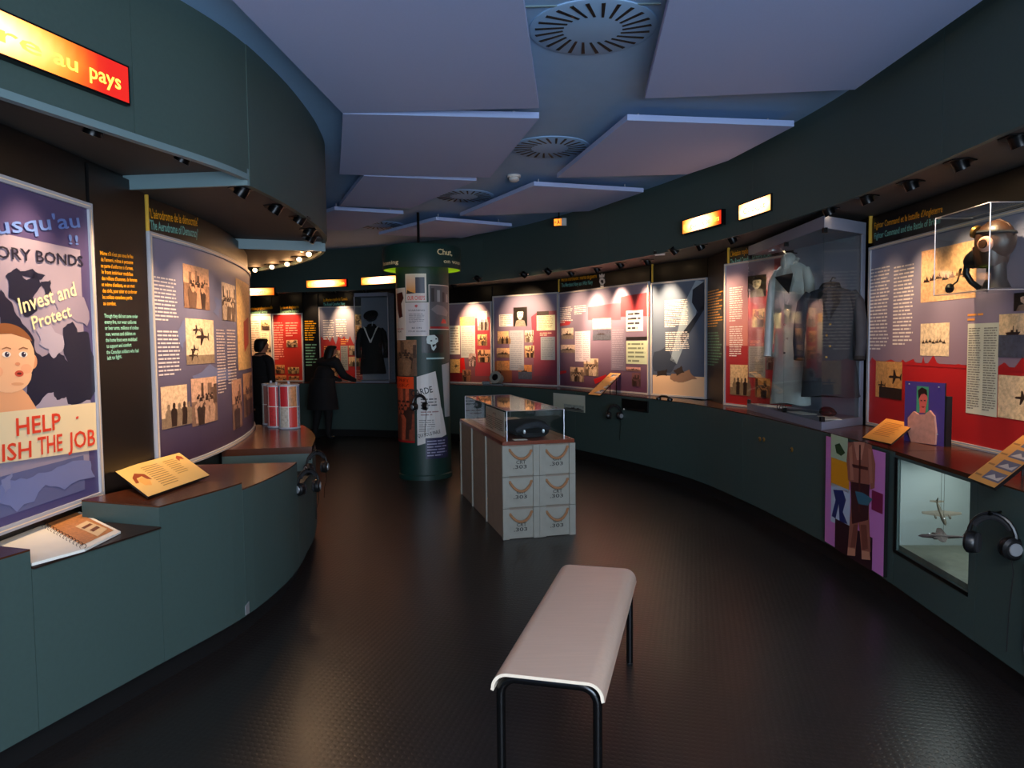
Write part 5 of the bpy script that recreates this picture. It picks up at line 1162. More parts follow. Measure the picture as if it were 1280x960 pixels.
# ------------------------------------------------------------------ headphones
def headphones(label, loc, rz, scale=1.0, cord=0.35, cat='headphones'):
    loc = Vector(loc); M = Matrix.Rotation(rz, 3, 'Z'); P = lambda x, y, z: loc + M @ (Vector((x, y, z))*scale)
    t = thing('headphones', label, cat, loc, 'black listening headphones')
    G().tube([P(0, .03, .0), P(0, -.045, .0), P(0, -.05, .012)], .006*scale, 6).build('hook', 'black_metal', t)
    band = [P(.078*math.cos(a), -.025+.02*math.cos(a), -.095+.095*math.sin(a)) for a in [PI*k/12 for k in range(13)]]
    G().tube(band, .009*scale, 8).build('headband', 'black_plastic', t, smooth=True)
    G().tube([P(.066*math.cos(a), -.025+.02*math.cos(a), -.095+.082*math.sin(a)) for a in [.5+(PI-1)*k/10 for k in range(11)]], .012*scale, 8).build('band_cushion', 'cloth_black', t, smooth=True)
    for s_ in (-1, 1):
        ax = M @ Vector((s_*.8, -.45 if s_ > 0 else -.25, 0)); c = P(s_*.070, -.03+.018*s_, -.125)
        g_ = G().lathe([(.040*scale, -.022*scale), (.045*scale, -.012*scale), (.045*scale, .008*scale), (.034*scale, .018*scale), (.001, .019*scale)], c, ax, 18); ec = g_.build('ear_cup', 'black_plastic', t, smooth=True)
        G().lathe([(.026*scale, .0175*scale), (.024*scale, .022*scale), (.001, .0225*scale)], c, ax, 16).build('silver_cap', 'silver', ec, smooth=True)
        G().lathe([(.036*scale, -.034*scale), (.042*scale, -.028*scale), (.040*scale, -.018*scale)], c, ax, 16).build('ear_pad', 'cloth_black', ec, smooth=True)
    if cord: G().tube([P(.07, -.02, -.16), P(.075, -.012, -.22), P(.06, -.008, -.16-cord*.6), P(.055, -.006, -.16-cord)], .0025*scale, 5).build('cord', 'black_plastic', t)
    return t
q = at_y(1258, 641, 3.1); headphones('black headphones with silver caps hanging on the right counter', (RC.at(U(3.1)).x-.055, 3.1, q.z), math.radians(-62), 1.1, .38)
u_ = V(4.66); q = LC.at(u_); n_ = LC.nrm(u_, -1); headphones('black headphones hanging lower at the left counter end', (q.x+n_.x*.05, q.y+n_.y*.05, .745), math.radians(35), .95, .2)
u_ = V(5.08); q = LC.at(u_); n_ = LC.nrm(u_, -1); headphones('black headphones hanging behind the others near the picture drums', (q.x+n_.x*.05, q.y+n_.y*.05, .80), math.radians(30), .95, .2)
u_ = U(8.75); q = RC.at(u_); n_ = RC.nrm(u_, 1); headphones('black headphones on the counter front under the orange strip board', (q.x+n_.x*.05, q.y+n_.y*.05, .79), math.radians(-35), 1.05, .25)
headphones('black headphones hanging across the white poster on the column', (-1.045, 8.055, .985), math.radians(20), 1.05, .3)
for k, (x, y) in enumerate([(1240, 800), (1262, 830)]):
    q = RC.at(U(2.95-.12*k)); n_ = RC.nrm(U(2.95), 1)
    G().tube([(q.x+n_.x*.006, q.y+.03, .60), (q.x+n_.x*.006, q.y+.01, .42), (q.x+n_.x*.006, q.y+.02, .25), (q.x+n_.x*.006, q.y-.01, .14)], .003, 5).build('cable', 'black_plastic', label=['thin black cable running down the right counter front, farther one', 'thin black cable running down the right counter front, nearer one'][k], cat='cable', group='counter cables')

# ------------------------------------------------------------------ reading cards and lectern boards
def quad_card(name, label, cat, corners, m=None, rgb=(240, 190, 70), thick=.010, fn=None, support=True, grp=None, gz=None):
    """corners: back-left, back-right, front-right, front-left in world metres; a tilted board on two small props"""
    c = [Vector(q) for q in corners]; n = (c[1]-c[0]).cross(c[3]-c[0]).normalized()
    if n.z < 0: n = -n
    base = sum(c, Vector())/4; t = thing(name, label, cat, (base.x, base.y, min(q.z for q in c)-.01), grp)
    lo = [q-n*thick for q in c]; g = G(); g.hexa([lo[3], lo[2], lo[1], lo[0], c[3], c[2], c[1], c[0]]); g.build('board', 'black_plastic', t)
    me_v, me_f, cols = [], [], []
    def Q(a, b, h=0): return c[3].lerp(c[2], a).lerp(c[0].lerp(c[1], a), b)+n*(.0008+h)
    P2 = {'v': [], 'f': [], 'c': []}
    def poly(pts, col, h=0.0):
        k = len(P2['v']); P2['v'] += [Q(a, b, h) for a, b in pts]; P2['f'].append(tuple(range(k, k+len(pts)))); P2['c'] += [col]*len(pts)
    def flush(nm):
        me = bpy.data.meshes.new(nm); me.from_pydata([v-ORG[t.name] for v in P2['v']], [], P2['f']); me.update(); ca = me.color_attributes.new('Col', 'FLOAT_COLOR', 'POINT')
        for i, cc in enumerate(P2['c']): ca.data[i].color = (*lin(cc), 1)
        me.materials.append(MATS['print']); o = bpy.data.objects.new(nm, me); COL.objects.link(o); o.parent = t; P2['v'].clear(); P2['f'].clear(); P2['c'].clear(); return o
    poly([(0, 0), (1, 0), (1, 1), (0, 1)], rgb); flush('printed_face')
    if fn: fn(poly, flush)
    if support:
        bl_, br_ = lo[0].lerp(lo[3], .12), lo[1].lerp(lo[2], .12); gz = gz if gz is not None else min(q.z for q in lo)-.002
        for e in (bl_.lerp(br_, .2), bl_.lerp(br_, .8)): G().tube([(e.x, e.y, gz), e], .006, 6).build('prop', 'black_metal', t)
    return t
def card_text(poly, a0, b0, a1, b1, n, col):
    r = random.Random(n)
    for i in range(n):
        b = b1-(b1-b0)*(i+.5)/n; h = (b1-b0)/n*.32; poly([(a0, b), (a0+(a1-a0)*(.75+.25*r.random()), b), (a0+(a1-a0)*(.8), b+h), (a0, b+h)], col, .0006)
def yc(poly, flush):
    card_text(poly, .30, .1, .60, .85, 11, (150, 110, 40)); card_text(poly, .64, .3, .86, .85, 8, (170, 130, 60)); flush('text_block')
    poly([(.05, .42), (.08, .60), (.16, .72), (.26, .62), (.27, .40), (.22, .46), (.20, .58), (.12, .56), (.09, .42)], (150, 66, 30), .0006); poly([(.12, .3), (.10, .5), (.19, .55), (.24, .4), (.19, .25)], (236, 176, 90), .0004); flush('portrait_left')
    poly([(.86, .70), (.86, .84), (.91, .92), (.96, .84), (.95, .72), (.90, .78)], (170, 76, 34), .0006); flush('portrait_right')
quad_card('reading_card', 'yellow reading card with printed portraits on the left counter', 'card', [at_z(142, 588, .905), at_z(224, 566, .905), at_z(262, 594, .850), at_z(185, 621, .850)], rgb=(236, 196, 118), fn=yc, gz=.835)
quad_card('reading_card', 'orange reading card on the right counter beside the pilot cut-out', 'card', [at_z(1108, 523, 1.015), at_z(1143, 530, 1.01), at_z(1114, 555, .925), at_z(1078, 547, .925)], rgb=(232, 160, 70), fn=lambda poly, flush: (card_text(poly, .15, .2, .85, .85, 9, (176, 96, 20)), flush('text_block')), gz=.905)
def strip(poly, flush):
    for k in range(4):
        b = .08+.23*k; poly([(.35, b), (.97, b), (.97, b+.17), (.35, b+.17)], (92, 100, 122), .0005); poly([(.4, b+.03), (.6, b+.12), (.75, b+.06), (.93, b+.13), (.9, b+.03)], (206, 200, 190), .0009); flush('photograph')
        poly([(.05, b+.02), (.28, b+.02), (.28, b+.05), (.05, b+.05)], (170, 110, 50), .0006); flush('caption')
fl, frr = at_z(1210, 597, .915), at_z(1243, 610, .915)
dv = Vector((.36, .16, .17)); quad_card('lectern_board', 'long orange picture board sloping up at the right edge', 'lectern', [fl+dv, frr+dv, frr, fl], rgb=(230, 160, 74), fn=strip, thick=.014, gz=.905)
fl, frr = at_y(735, 493, 9.02), at_y(750, 494.5, 8.92)
bl2, br2 = at_y(763, 466, 9.27), at_y(776, 467, 9.17)
quad_card('lectern_board', 'small orange picture board sloping up before the seamen panel', 'lectern', [bl2, br2, frr, fl], rgb=(236, 168, 92), fn=strip, thick=.014, gz=.90)

# ------------------------------------------------------------------ open ring-bound book on the left shelf
zb = .744
def bq(x, y, z=zb): return at_z(x, y, z)
t = thing('open_book', 'open spiral-bound book with a sepia photo page on the left shelf', 'book', bq(80, 670))
spA, spB = bq(38, 648, zb+.012), bq(106, 686, zb+.012)
def page(name, a, b, c_, d, m='paper', h=.010):
    lo = [Vector((q.x, q.y, zb+.001)) for q in (a, b, c_, d)]; hi = [Vector((q.x, q.y, zb+h)) for q in (a, b, c_, d)]
    G().hexa([lo[0], lo[1], lo[2], lo[3], hi[0], hi[1], hi[2], hi[3]]).build(name, m, t)
    return hi
L4 = page('left_pages', spA, spB, bq(40, 708), bq(-36, 664), h=.012); R4 = page('right_pages', spB, spA, bq(92, 638), bq(151, 667), h=.010)
Sx = {'v': [], 'f': []}
cA, cB, cC, cD = [Vector((q.x, q.y, zb+.0112)) for q in (R4[1], R4[2], R4[3], R4[0])]
def RQ(a, b): return cA.lerp(cB, a).lerp(cD.lerp(cC, a), b)
def flatpoly(nm, polys, mt='print'):
    me = bpy.data.meshes.new(nm); vs, fs, cs = [], [], []
    for i, (pts, col) in enumerate(polys):
        k = len(vs); vs += [RQ(a, b)+Vector((0, 0, .0006*i+(.0012 if nm.startswith('note') else 0)))-ORG[t.name] for a, b in pts]; fs.append(tuple(range(k, k+len(pts)))); cs += [col]*len(pts)
    me.from_pydata(vs, [], fs); me.update(); ca = me.color_attributes.new('Col', 'FLOAT_COLOR', 'POINT')
    for i, cc in enumerate(cs): ca.data[i].color = (*lin(cc), 1)
    uv = me.uv_layers.new(name='UVMap')
    for lp in me.loops: v = me.vertices[lp.vertex_index].co; uv.data[lp.index].uv = (v.x*2.5, v.y*2.5)
    me.materials.append(MATS[mt]); o = bpy.data.objects.new(nm, me); COL.objects.link(o); o.parent = t
flatpoly('sepia_photograph', [([(.06, .04), (.92, .04), (.92, .92), (.06, .92)], (206, 140, 84))], 'photo')
flatpoly('note_in_photo', [([(.45, .52), (.80, .48), (.86, .84), (.5, .9)], (226, 196, 150)), ([(.5, .6), (.76, .57), (.77, .62), (.51, .65)], (120, 70, 40)), ([(.55, .72), (.78, .69), (.79, .75), (.56, .78)], (120, 70, 40))])
g = G()
for k in range(18):
    c = spA.lerp(spB, (k+.5)/18); d = (spB-spA).normalized(); sdv = d.cross(Vector((0, 0, 1)))
    g.tube([c+sdv*.012*math.cos(a)+Vector((0, 0, .006+.010*math.sin(a))) for a in [2*PI*m/8 for m in range(8)]], .0012, 4, close=True)
g.build('spiral_binding', 'black_metal', t)

# ------------------------------------------------------------------ pilot cut-out board on the right counter
Sp = Surf([(2.50, 4.57), (2.575, 4.27)], .905, 1.285)
t = thing('pilot_board', 'purple board with a pilot cut-out and a face on green', 'board', Sp.pt(Sp.W/2, 0, 0))
slab(Sp, 0, 0, Sp.W, Sp.H, -.008, 0).build('board', 'black_plastic', t); slab(Sp, Sp.W-.03, .0, Sp.W+.004, .30, -.05, -.008).build('back_strut', 'kick', t)
p = Print(Sp, .0008); p.rect(0, 0, Sp.W, Sp.H, (74, 58, 128)); p.build('purple_face', t)
p = Print(Sp, .002); p.rpx(1146, 483, 1161, 516, (70, 150, 110)); p.build('green_photo', t)
p = Print(Sp, .003); p.ppx([(1149, 498), (1150, 490), (1154, 487), (1158, 490), (1160, 498), (1158, 508), (1157, 516), (1150, 516), (1150, 508)], (214, 96, 84)); p.ppx([(1149, 499), (1148, 488), (1153, 484), (1159, 487), (1160, 495), (1156, 492), (1152, 493)], (40, 24, 22), 1)
for ex in (1152.3, 1156.6): p.ppx([(ex-.9, 500), (ex+.9, 500), (ex+.9, 501.4), (ex-.9, 501.4)], (50, 26, 26), 1)
p.ppx([(1152.5, 508), (1156.5, 508), (1155.5, 509.5), (1153.5, 509.5)], (150, 40, 40), 1); p.build('pilot_face', t)
g = G(); tor = [(1141, 555), (1137, 540), (1137, 522), (1144, 514), (1150, 518), (1158, 518), (1164, 513), (1170, 520), (1172, 540), (1171, 556)]
a = [Sp.px(*q) for q in tor]; a = [(u, max(v, .0)) for u, v in a]; k = len(a); g.add([Sp.pt(u, v, .002) for u, v in a]+[Sp.pt(u, v, .014) for u, v in a], [tuple(range(k-1, -1, -1)), tuple(range(k, 2*k))]+[(i, (i+1) % k, k+(i+1) % k, k+i) for i in range(k)]); 
mat('suit_pink', (196, 136, 116), .7, noise=.35, nscale=30); g.build('flight_suit_cutout', 'suit_pink', t)
for x, y in ((1137, 480), (1174, 484), (1172, 543)):
    u, v = Sp.px(x, y); G().ball(Sp.pt(u, v, .003), .005, 6, 5).build('screw', 'silver', t)

# ------------------------------------------------------------------ flight suit poster on the counter front
a_, b_ = RC.at(U(4.965)), RC.at(U(4.19)); Sq = Surf([(a_.x-.026, a_.y), (b_.x-.026, b_.y)], .145, .885)
t = panel(Sq, 'tall violet poster of a flight suit on the right counter front', (214, 132, 206), name='counter_poster', frame=None, cat='poster', group=None)
p = Print(Sq, .002); p.rpx(1039, 545, 1060, 575, (186, 206, 170)); p.ppx([(1044, 556), (1050, 554), (1057, 566), (1052, 570), (1046, 566)], (46, 74, 40), 1); p.build('green_aircraft_picture', t)
p = Print(Sq, .002); p.rpx(1039, 575, 1062, 612, (238, 160, 30)); p.build('orange_block', t)
p = Print(Sq, .002); p.rpx(1039, 608, 1063, 658, (196, 210, 230)); p.ppx([(1042, 612), (1054, 613), (1058, 625), (1054, 640), (1060, 655), (1050, 652), (1049, 630), (1045, 648), (1040, 645), (1045, 625)], (34, 48, 110), 1); p.build('blue_crew_picture', t)
p = Print(Sq, .003); p.rpx(1044, 660, 1091, 700, (46, 16, 30)); p.build('dark_block', t)
p = Print(Sq, .004)
p.ppx([(1061, 553), (1076, 552), (1090, 556), (1095, 580), (1094, 610), (1089, 612), (1088, 600), (1087, 640), (1089, 690), (1078, 694), (1074, 650), (1070, 690), (1060, 690), (1064, 640), (1066, 605), (1061, 600), (1059, 575)], (164, 98, 80)); p.ppx([(1064, 602), (1088, 606), (1086, 650), (1066, 655)], (66, 28, 34), 1)
p.ppx([(1068, 552), (1082, 553), (1078, 575), (1072, 575)], (206, 140, 116), 1)
for pts, c_ in (([(1062, 560), (1066, 556), (1068, 600), (1064, 600)], (196, 128, 104)), ([(1086, 560), (1090, 562), (1092, 604), (1088, 604)], (186, 116, 96)), ([(1066, 580), (1086, 584), (1086, 588), (1066, 584)], (90, 44, 40)), ([(1075, 556), (1077, 556), (1076, 640), (1074, 640)], (90, 44, 40)), ([(1061, 684), (1070, 686), (1070, 695), (1060, 694)], (214, 150, 120)), ([(1078, 688), (1088, 690), (1089, 700), (1078, 699)], (214, 150, 120)), ([(1068, 656), (1073, 656), (1070, 684), (1064, 684)], (130, 70, 58)), ([(1077, 656), (1084, 656), (1086, 686), (1079, 688)], (130, 70, 58))): p.ppx(pts, c_, 1.5)
p.build('flight_suit_picture', t)
p = Print(Sq, .006); p.ppx([(1070, 614), (1080, 616), (1092, 624), (1086, 632), (1074, 630)], (60, 110, 130)); p.build('oxygen_connector_picture', t)
p = Print(Sq, .002); p.rpx(1090, 615, 1104, 640, (130, 30, 76)); p.build('magenta_block', t)

# ------------------------------------------------------------------ model aeroplanes in the window
def aeroplane(label, c, fwd, span, m, ratio=.72, roll=0.0, ztop=.86):
    f = Vector(fwd).normalized(); s_ = f.cross(Vector((0, 0, 1))).normalized(); u = s_.cross(f)
    s_, u = s_*math.cos(roll)+u*math.sin(roll), u*math.cos(roll)-s_*math.sin(roll); c = Vector(c); L = span*ratio
    t = thing('model_aeroplane', label, 'model aeroplane', c, 'model aeroplanes in the window'); P = lambda a, b, z: c+f*a*L+s_*b*span*.5+u*z*L
    G().tube([P(-.5, 0, .03), P(-.3, 0, .02), P(0, 0, 0), P(.25, 0, 0), P(.42, 0, -.005), P(.5, 0, -.01)], [.012*span, .035*span, .055*span, .058*span, .045*span, .010*span], 12).build('fuselage', m, t, smooth=True)
    for b in (-1, 1):
        G().loft([[P(.17, b*.06, 0), P(.05, b*.06, .025), P(-.1, b*.06, .005), P(.05, b*.06, -.02)], [P(.09, b*1.0, .04), P(.05, b*1.0, .050), P(-.01, b*1.0, .042), P(.05, b*1.0, .034)]]).build('wing', m, t)
        G().loft([[P(-.38, b*.02, .04), P(-.43, b*.02, .055), P(-.49, b*.02, .04), P(-.43, b*.02, .03)], [P(-.42, b*.36, .045), P(-.44, b*.36, .055), P(-.48, b*.36, .045), P(-.44, b*.36, .035)]]).build('tailplane', m, t)
        G().lathe([(.008*span, -.10*span), (.028*span, -.02*span), (.03*span, .06*span), (.02*span, .085*span), (.001, .095*span)], P(.14, b*.36, .01), f, 10).build('engine', m, t, smooth=True)
    G().loft([[P(-.38, .012, .04), P(-.49, .012, .05), P(-.49, -.012, .05), P(-.38, -.012, .04)], [P(-.45, .006, .2), P(-.5, .006, .2), P(-.5, -.006, .2), P(-.45, -.006, .2)]]).build('fin', m, t)
    G().ball(P(.28, 0, .055), (.03*span, .03*span, .02*span), 8, 6).build('canopy', 'silver', t, smooth=True)
    G().tube([c, (c.x, c.y, ztop)], .0010, 4).build('suspension_wire', 'black_metal', t)
    return t
mat('plane_camo', (84, 76, 58), 0.6, noise=0.4, nscale=30)
a1, a2 = at_y(1176, 641, 3.86), at_y(1179, 671, 3.74)
aeroplane('upper model aeroplane seen head-on in the counter window', a1, Vector((-.10, -.75, -.66)), .20, 'plane_camo', .8)
aeroplane('lower dark model aeroplane seen side-on in the counter window', a2, Vector((-.80, .38, -.03)), .20, 'plane_dark', 1.15, .12)

# ------------------------------------------------------------------ small fittings on the right counters
def on_counter(x, y, off=.003):
    best = None; d = ray(x, y)
    Sx_ = Surf([(q.x, q.y) for q in reversed(RC.p)], 0, 1); u, v = Sx_.px(x, y); return Sx_, u, v
for x, y, lab in ((950, 549, 'left brass lock of the pair on the right counter'), (955, 549.5, 'right brass lock of the pair on the right counter'), (990, 562, 'single brass lock nearer the coat case on the counter')):
    S_, u, v = on_counter(x, y); q = S_.pt(u, v, 0); n_ = (S_.pt(u, v, 1)-q).normalized(); t = thing('cabinet_lock', lab, 'lock', q, 'brass cabinet locks')
    G().lathe([(.020, 0), (.020, .004), (.014, .008), (.001, .009)], q, n_, 14).build('escutcheon', 'brass', t, smooth=True); G().box(q+n_*.010, (.003, .003, .008)).build('keyhole', 'kick', t)
S_, u0, v1 = on_counter(692, 491); _, u1, v0 = on_counter(732, 516); u1 = max(u1, u0+.3)
pt0, pt1 = S_.pt(u0, 0, .006), S_.pt(u1, 0, .006); Sk = Surf([(pt0.x, pt0.y), (pt1.x, pt1.y)], min(v0, v1), max(v0, v1))
t = panel(Sk, 'pale picture on the counter front behind the crate vitrine', (196, 200, 176), name='counter_picture', frame=None, cat='picture', group=None, top=(206, 206, 190))
photo(Sk, t, 705, 506, 730, 514, 'ship', (170, 180, 168))
S_, u0, v1 = on_counter(779, 498); _, u1, v0 = on_counter(811, 516)
pt0, pt1 = S_.pt(u0, 0, .02), S_.pt(u1, 0, .02); Sn = Surf([(pt0.x, pt0.y), (pt1.x, pt1.y)], min(v0, v1), max(v0, v1))
t = thing('niche_slab', 'black slab for the dark niche in the counter front below the desert photo', 'niche slab', Sn.pt(Sn.W/2, 0, 0)); slab(Sn, 0, 0, Sn.W, Sn.H, -.019, 0).build('housing', 'black_plastic', t); slab(Sn, Sn.W*.1, Sn.H*.08, Sn.W*.9, Sn.H*.2, 0, .004).build('ledge', 'kick', t); G().ball(Sn.pt(Sn.W*.1, Sn.H*.05, .004), .012, 8, 6).build('white_knob', 'white_plastic', t)  # flat black slab for the dark niche; the shade is its colour
# handset lying on the counter
hb = at_z(832, 497, .935); hb = Vector((hb.x-.02, hb.y-.02, .906)); t = thing('telephone_handset', 'black telephone handset lying on the counter below the desert photo', 'handset', hb)
dh = Vector((.5, -.85, 0)).normalized()
G().tube([hb-dh*.08+Vector((0, 0, .03)), hb-dh*.04+Vector((0, 0, .045)), hb+dh*.04+Vector((0, 0, .045)), hb+dh*.08+Vector((0, 0, .03))], .013, 8).build('grip', 'black_plastic', t, smooth=True)
for s_ in (-1, 1): G().lathe([(.028, 0), (.032, .012), (.025, .03), (.01, .036)], hb+dh*s_*.09, (0, 0, 1), 14).build('ear_piece' if s_ < 0 else 'mouth_piece', 'black_plastic', t, smooth=True)
# signal lamp on the far counter
lc = at_z(622, 476, .97); lc = Vector((-.23, 11.1, .905)); t = thing('signal_lamp', 'old pale signal lamp with dark lens on the far counter', 'lamp', lc)
ld = Vector((-.45, -.85, .25)).normalized(); cc = lc+Vector((0, 0, .11))
G().lathe([(.05, -.10), (.075, -.085), (.085, -.02), (.09, .045), (.098, .05), (.098, .065), (.072, .067)], cc, ld, 22).build('drum', 'crate_paint', t, smooth=True); G().lathe([(.070, .060), (.05, .068), (.001, .072)], cc, ld, 18).build('lens', 'black_plastic', t, smooth=True)
G().box(lc+Vector((-.06, -.02, .012)), (.16, .07, .012)).build('base', 'black_metal', t); G().tube([lc+Vector((0, 0, .02)), cc-ld*.02], .02, 8).build('neck', 'black_metal', t); G().tube([cc+Vector((0, 0, .08)), cc+Vector((.03, .03, .12)), cc+Vector((.06, .05, .08))], .006, 6).build('handle', 'black_metal', t)
G().box(lc+Vector((-.17, -.04, .045)), (.06, .05, .02)).build('switch_box', 'black_plastic', t)

# ------------------------------------------------------------------ far case with the sailor uniform
f0, f1 = Vector((-2.585, 12.50)), Vector((-2.0, 12.375)); dn = Vector((-.21, -.98)); fa, fb = f0+dn*.30, f1+dn*.30
t = thing('uniform_case', 'grey glass case with a sailor uniform left of the column', 'display case', ((f0+f1).x/2, (f0+f1).y/2, .906))
G().prism([tuple(fa), tuple(fb), tuple(f1), tuple(f0)], .906, .945).build('case_base', 'case_grey', t); G().prism([tuple(fa), tuple(fb), tuple(f1), tuple(f0)], 2.36, 2.42).build('case_top', 'case_grey', t)
vsheet(f0+dn*.02, f1+dn*.02, .945, 2.36, .012).build('back_board', 'case_grey', t)
for a, b, nm in ((fa, fb, 'front_pane'), (fa, f0, 'side_pane'), (fb, f1, 'side_pane')): vsheet(a, b, .945, 2.36, .005, .006).build(nm, 'clear_glass', t)
for q in (fa, fb): G().tube([(q.x, q.y, .945), (q.x, q.y, 2.36)], .008, 6).build('corner_post', 'alu', t)
um = (f0+f1)/2+dn*.16
garment('black sailor uniform with white-striped collar in the far case', 'sailor_uniform', (um.x-.05, um.y), math.radians(10), 1.86, 1.06, .42, 'cloth_black', 'cloth_black', buttons=None, hook=False)
t = thing('sailor_collar', 'white-edged blue collar laid over the black sailor uniform', 'collar', (um.x-.05, um.y-.1, 1.7))
for s_ in (-1, 1):
    for k in range(3):
        o_ = .016*k; G().tube([(um.x-.05+s_*(.125-o_), um.y-.09, 1.86-o_), (um.x-.05+s_*(.06-o_*.5), um.y-.125, 1.72-o_), (um.x-.05+s_*.006, um.y-.13, 1.585+o_)], .007, 5).build('white_stripe', 'white_plastic', t)
t = thing('naval_hat', 'round black sailor cap above the uniform in the far case', 'cap', (um.x-.04, um.y-.02, 1.97))
G().lathe([(.085, 0), (.09, .045), (.125, .065), (.12, .09), (.001, .10)], (um.x-.04, um.y-.03, 1.99), (-.1, -.6, .8), 20).build('crown', 'cloth_black', t, smooth=True); G().lathe([(.093, .01), (.093, .04), (.088, .041)], (um.x-.04, um.y-.03, 1.99), (-.1, -.6, .8), 20).build('ribbon', 'coat_navy', t, smooth=True); G().tube([(um.x-.04, um.y, 1.87), (um.x-.04, um.y, 2.02)], .008, 6).build('stand', 'alu', t)

# ------------------------------------------------------------------ picture drums on the left counter end
def drum(label, c, r, h, seed, tones):
    t = thing('picture_drum', label, 'picture drum', c, 'rotating picture drums'); c = Vector(c)
    G().lathe([(r*1.03, 0), (r*1.05, .008), (r*1.0, .016)], c, seg=24).build('base_rim', 'alu', t, smooth=True)
    S_ = Surf([(c.x+r*math.cos(a), c.y+r*math.sin(a)) for a in [-PI*.999+PI*1.998*k/48 for k in range(49)]], c.z+.012, c.z+h)
    rr = random.Random(seed)
    G().lathe([(r*.99, .012), (r*.99, h)], c, seg=32).build('core', 'paper', t, smooth=True)
    k = 0; W6 = S_.W/7
    for i in range(7):
        for j in range(2):
            p = Print(S_, .001); p.rect(i*W6+.003, j*S_.H/2+.003, (i+1)*W6-.003, (j+1)*S_.H/2-.003, tones[(i*2+j*3+seed) % len(tones)]); p.build('picture', t, 'photo' if (i+j) % 2 else 'print')
    G().lathe([(r*1.02, h), (r*1.03, h+.012), (r*.9, h+.016), (.012, h+.017), (.010, h+.04), (.001, h+.041)], c, seg=24).build('top_rim', 'alu', t, smooth=True)
TN = [(186, 40, 48), (150, 160, 170), (206, 140, 90), (196, 186, 170), (120, 130, 150), (200, 60, 50)]
drum('nearest picture drum with red and orange pictures on the left counter', (-2.02, 6.50, .802), .092, .385, 1, TN)
drum('middle red picture drum half hidden behind the nearest one', (-2.17, 6.62, .802), .085, .375, 2, [(190, 40, 46), (206, 60, 60), (180, 120, 110)])
drum('leftmost pale picture drum behind the other two', (-2.30, 6.86, .802), .085, .375, 3, [(160, 160, 150), (190, 180, 160), (140, 90, 80)])

# ------------------------------------------------------------------ visitors
def figure(label, name, joints, bones, radii, regions, mats, loc, hair, extra=None):
    t = thing('person', label, 'person', loc)
    idx = {k: i for i, k in enumerate(joints)}; me = bpy.data.meshes.new('body_tmp')
    me.from_pydata([Vector(joints[k]) for k in joints], [(idx[a], idx[b]) for a, b in bones], [])
    o = bpy.data.objects.new('body_tmp', me); COL.objects.link(o)
    sk = o.modifiers.new('skin', 'SKIN'); sk.use_smooth_shade = True; sub = o.modifiers.new('sub', 'SUBSURF'); sub.levels = 2; sub.render_levels = 2
    for k, i in idx.items():
        r = radii[k]; d = me.skin_vertices[0].data[i]; d.radius = r if isinstance(r, tuple) else (r, r); d.use_root = (k == 'pelvis')
    dg = bpy.context.evaluated_depsgraph_get(); m2 = bpy.data.meshes.new_from_object(o.evaluated_get(dg)); bpy.data.objects.remove(o)
    m2.materials.clear()
    for m in mats: m2.materials.append(MATS[m])
    keys = list(joints); pos = [Vector(joints[k]) for k in keys]
    for f in m2.polygons:
        c = f.center; j = min(range(len(pos)), key=lambda q: (pos[q]-c).length); f.material_index = regions.get(keys[j], 0); f.use_smooth = True
    b = bpy.data.objects.new('body', m2); COL.objects.link(b); b.parent = t; b.rotation_euler = (0, 0, 0)
    hair(t)
    return t
def hand(J, B, Rr, side, wrist, d, across, dn=(0, 0, -1), curl=.3, sz=1.0):
    """palm and five unequal, slightly bent fingers growing from the wrist joint"""
    w = Vector(wrist); d = Vector(d).normalized(); a = Vector(across).normalized(); dn = Vector(dn)
    pk = 'palm'+side; J[pk] = w+d*.055*sz; B.append(('wrist'+side, pk)); Rr[pk] = (.030*sz, .016*sz)
    for i, (off, ln) in enumerate([(-.027, .066), (-.009, .076), (.009, .071), (.026, .056)]):
        k1, k2, k3 = ['f%d%d%s' % (i, j, side) for j in range(3)]
        b = w+d*.088*sz+a*off*sz; J[k1] = b; J[k2] = b+(d+dn*curl*.4)*ln*.5*sz; J[k3] = b+(d*.95+dn*curl)*ln*sz
        B += [(pk, k1), (k1, k2), (k2, k3)]; Rr[k1] = .0095*sz; Rr[k2] = .0088*sz; Rr[k3] = .0075*sz
    k1, k2 = 'th0'+side, 'th1'+side; J[k1] = w+d*.045*sz-a*.040*sz; J[k2] = w+d*.085*sz-a*.055*sz+dn*.01; B += [(pk, k1), (k1, k2)]; Rr[k1] = .011*sz; Rr[k2] = .009*sz
def frame_of(face):
    f = Vector((*face, 0)).normalized(); return f, Vector((f.y, -f.x, 0))   # forward, right
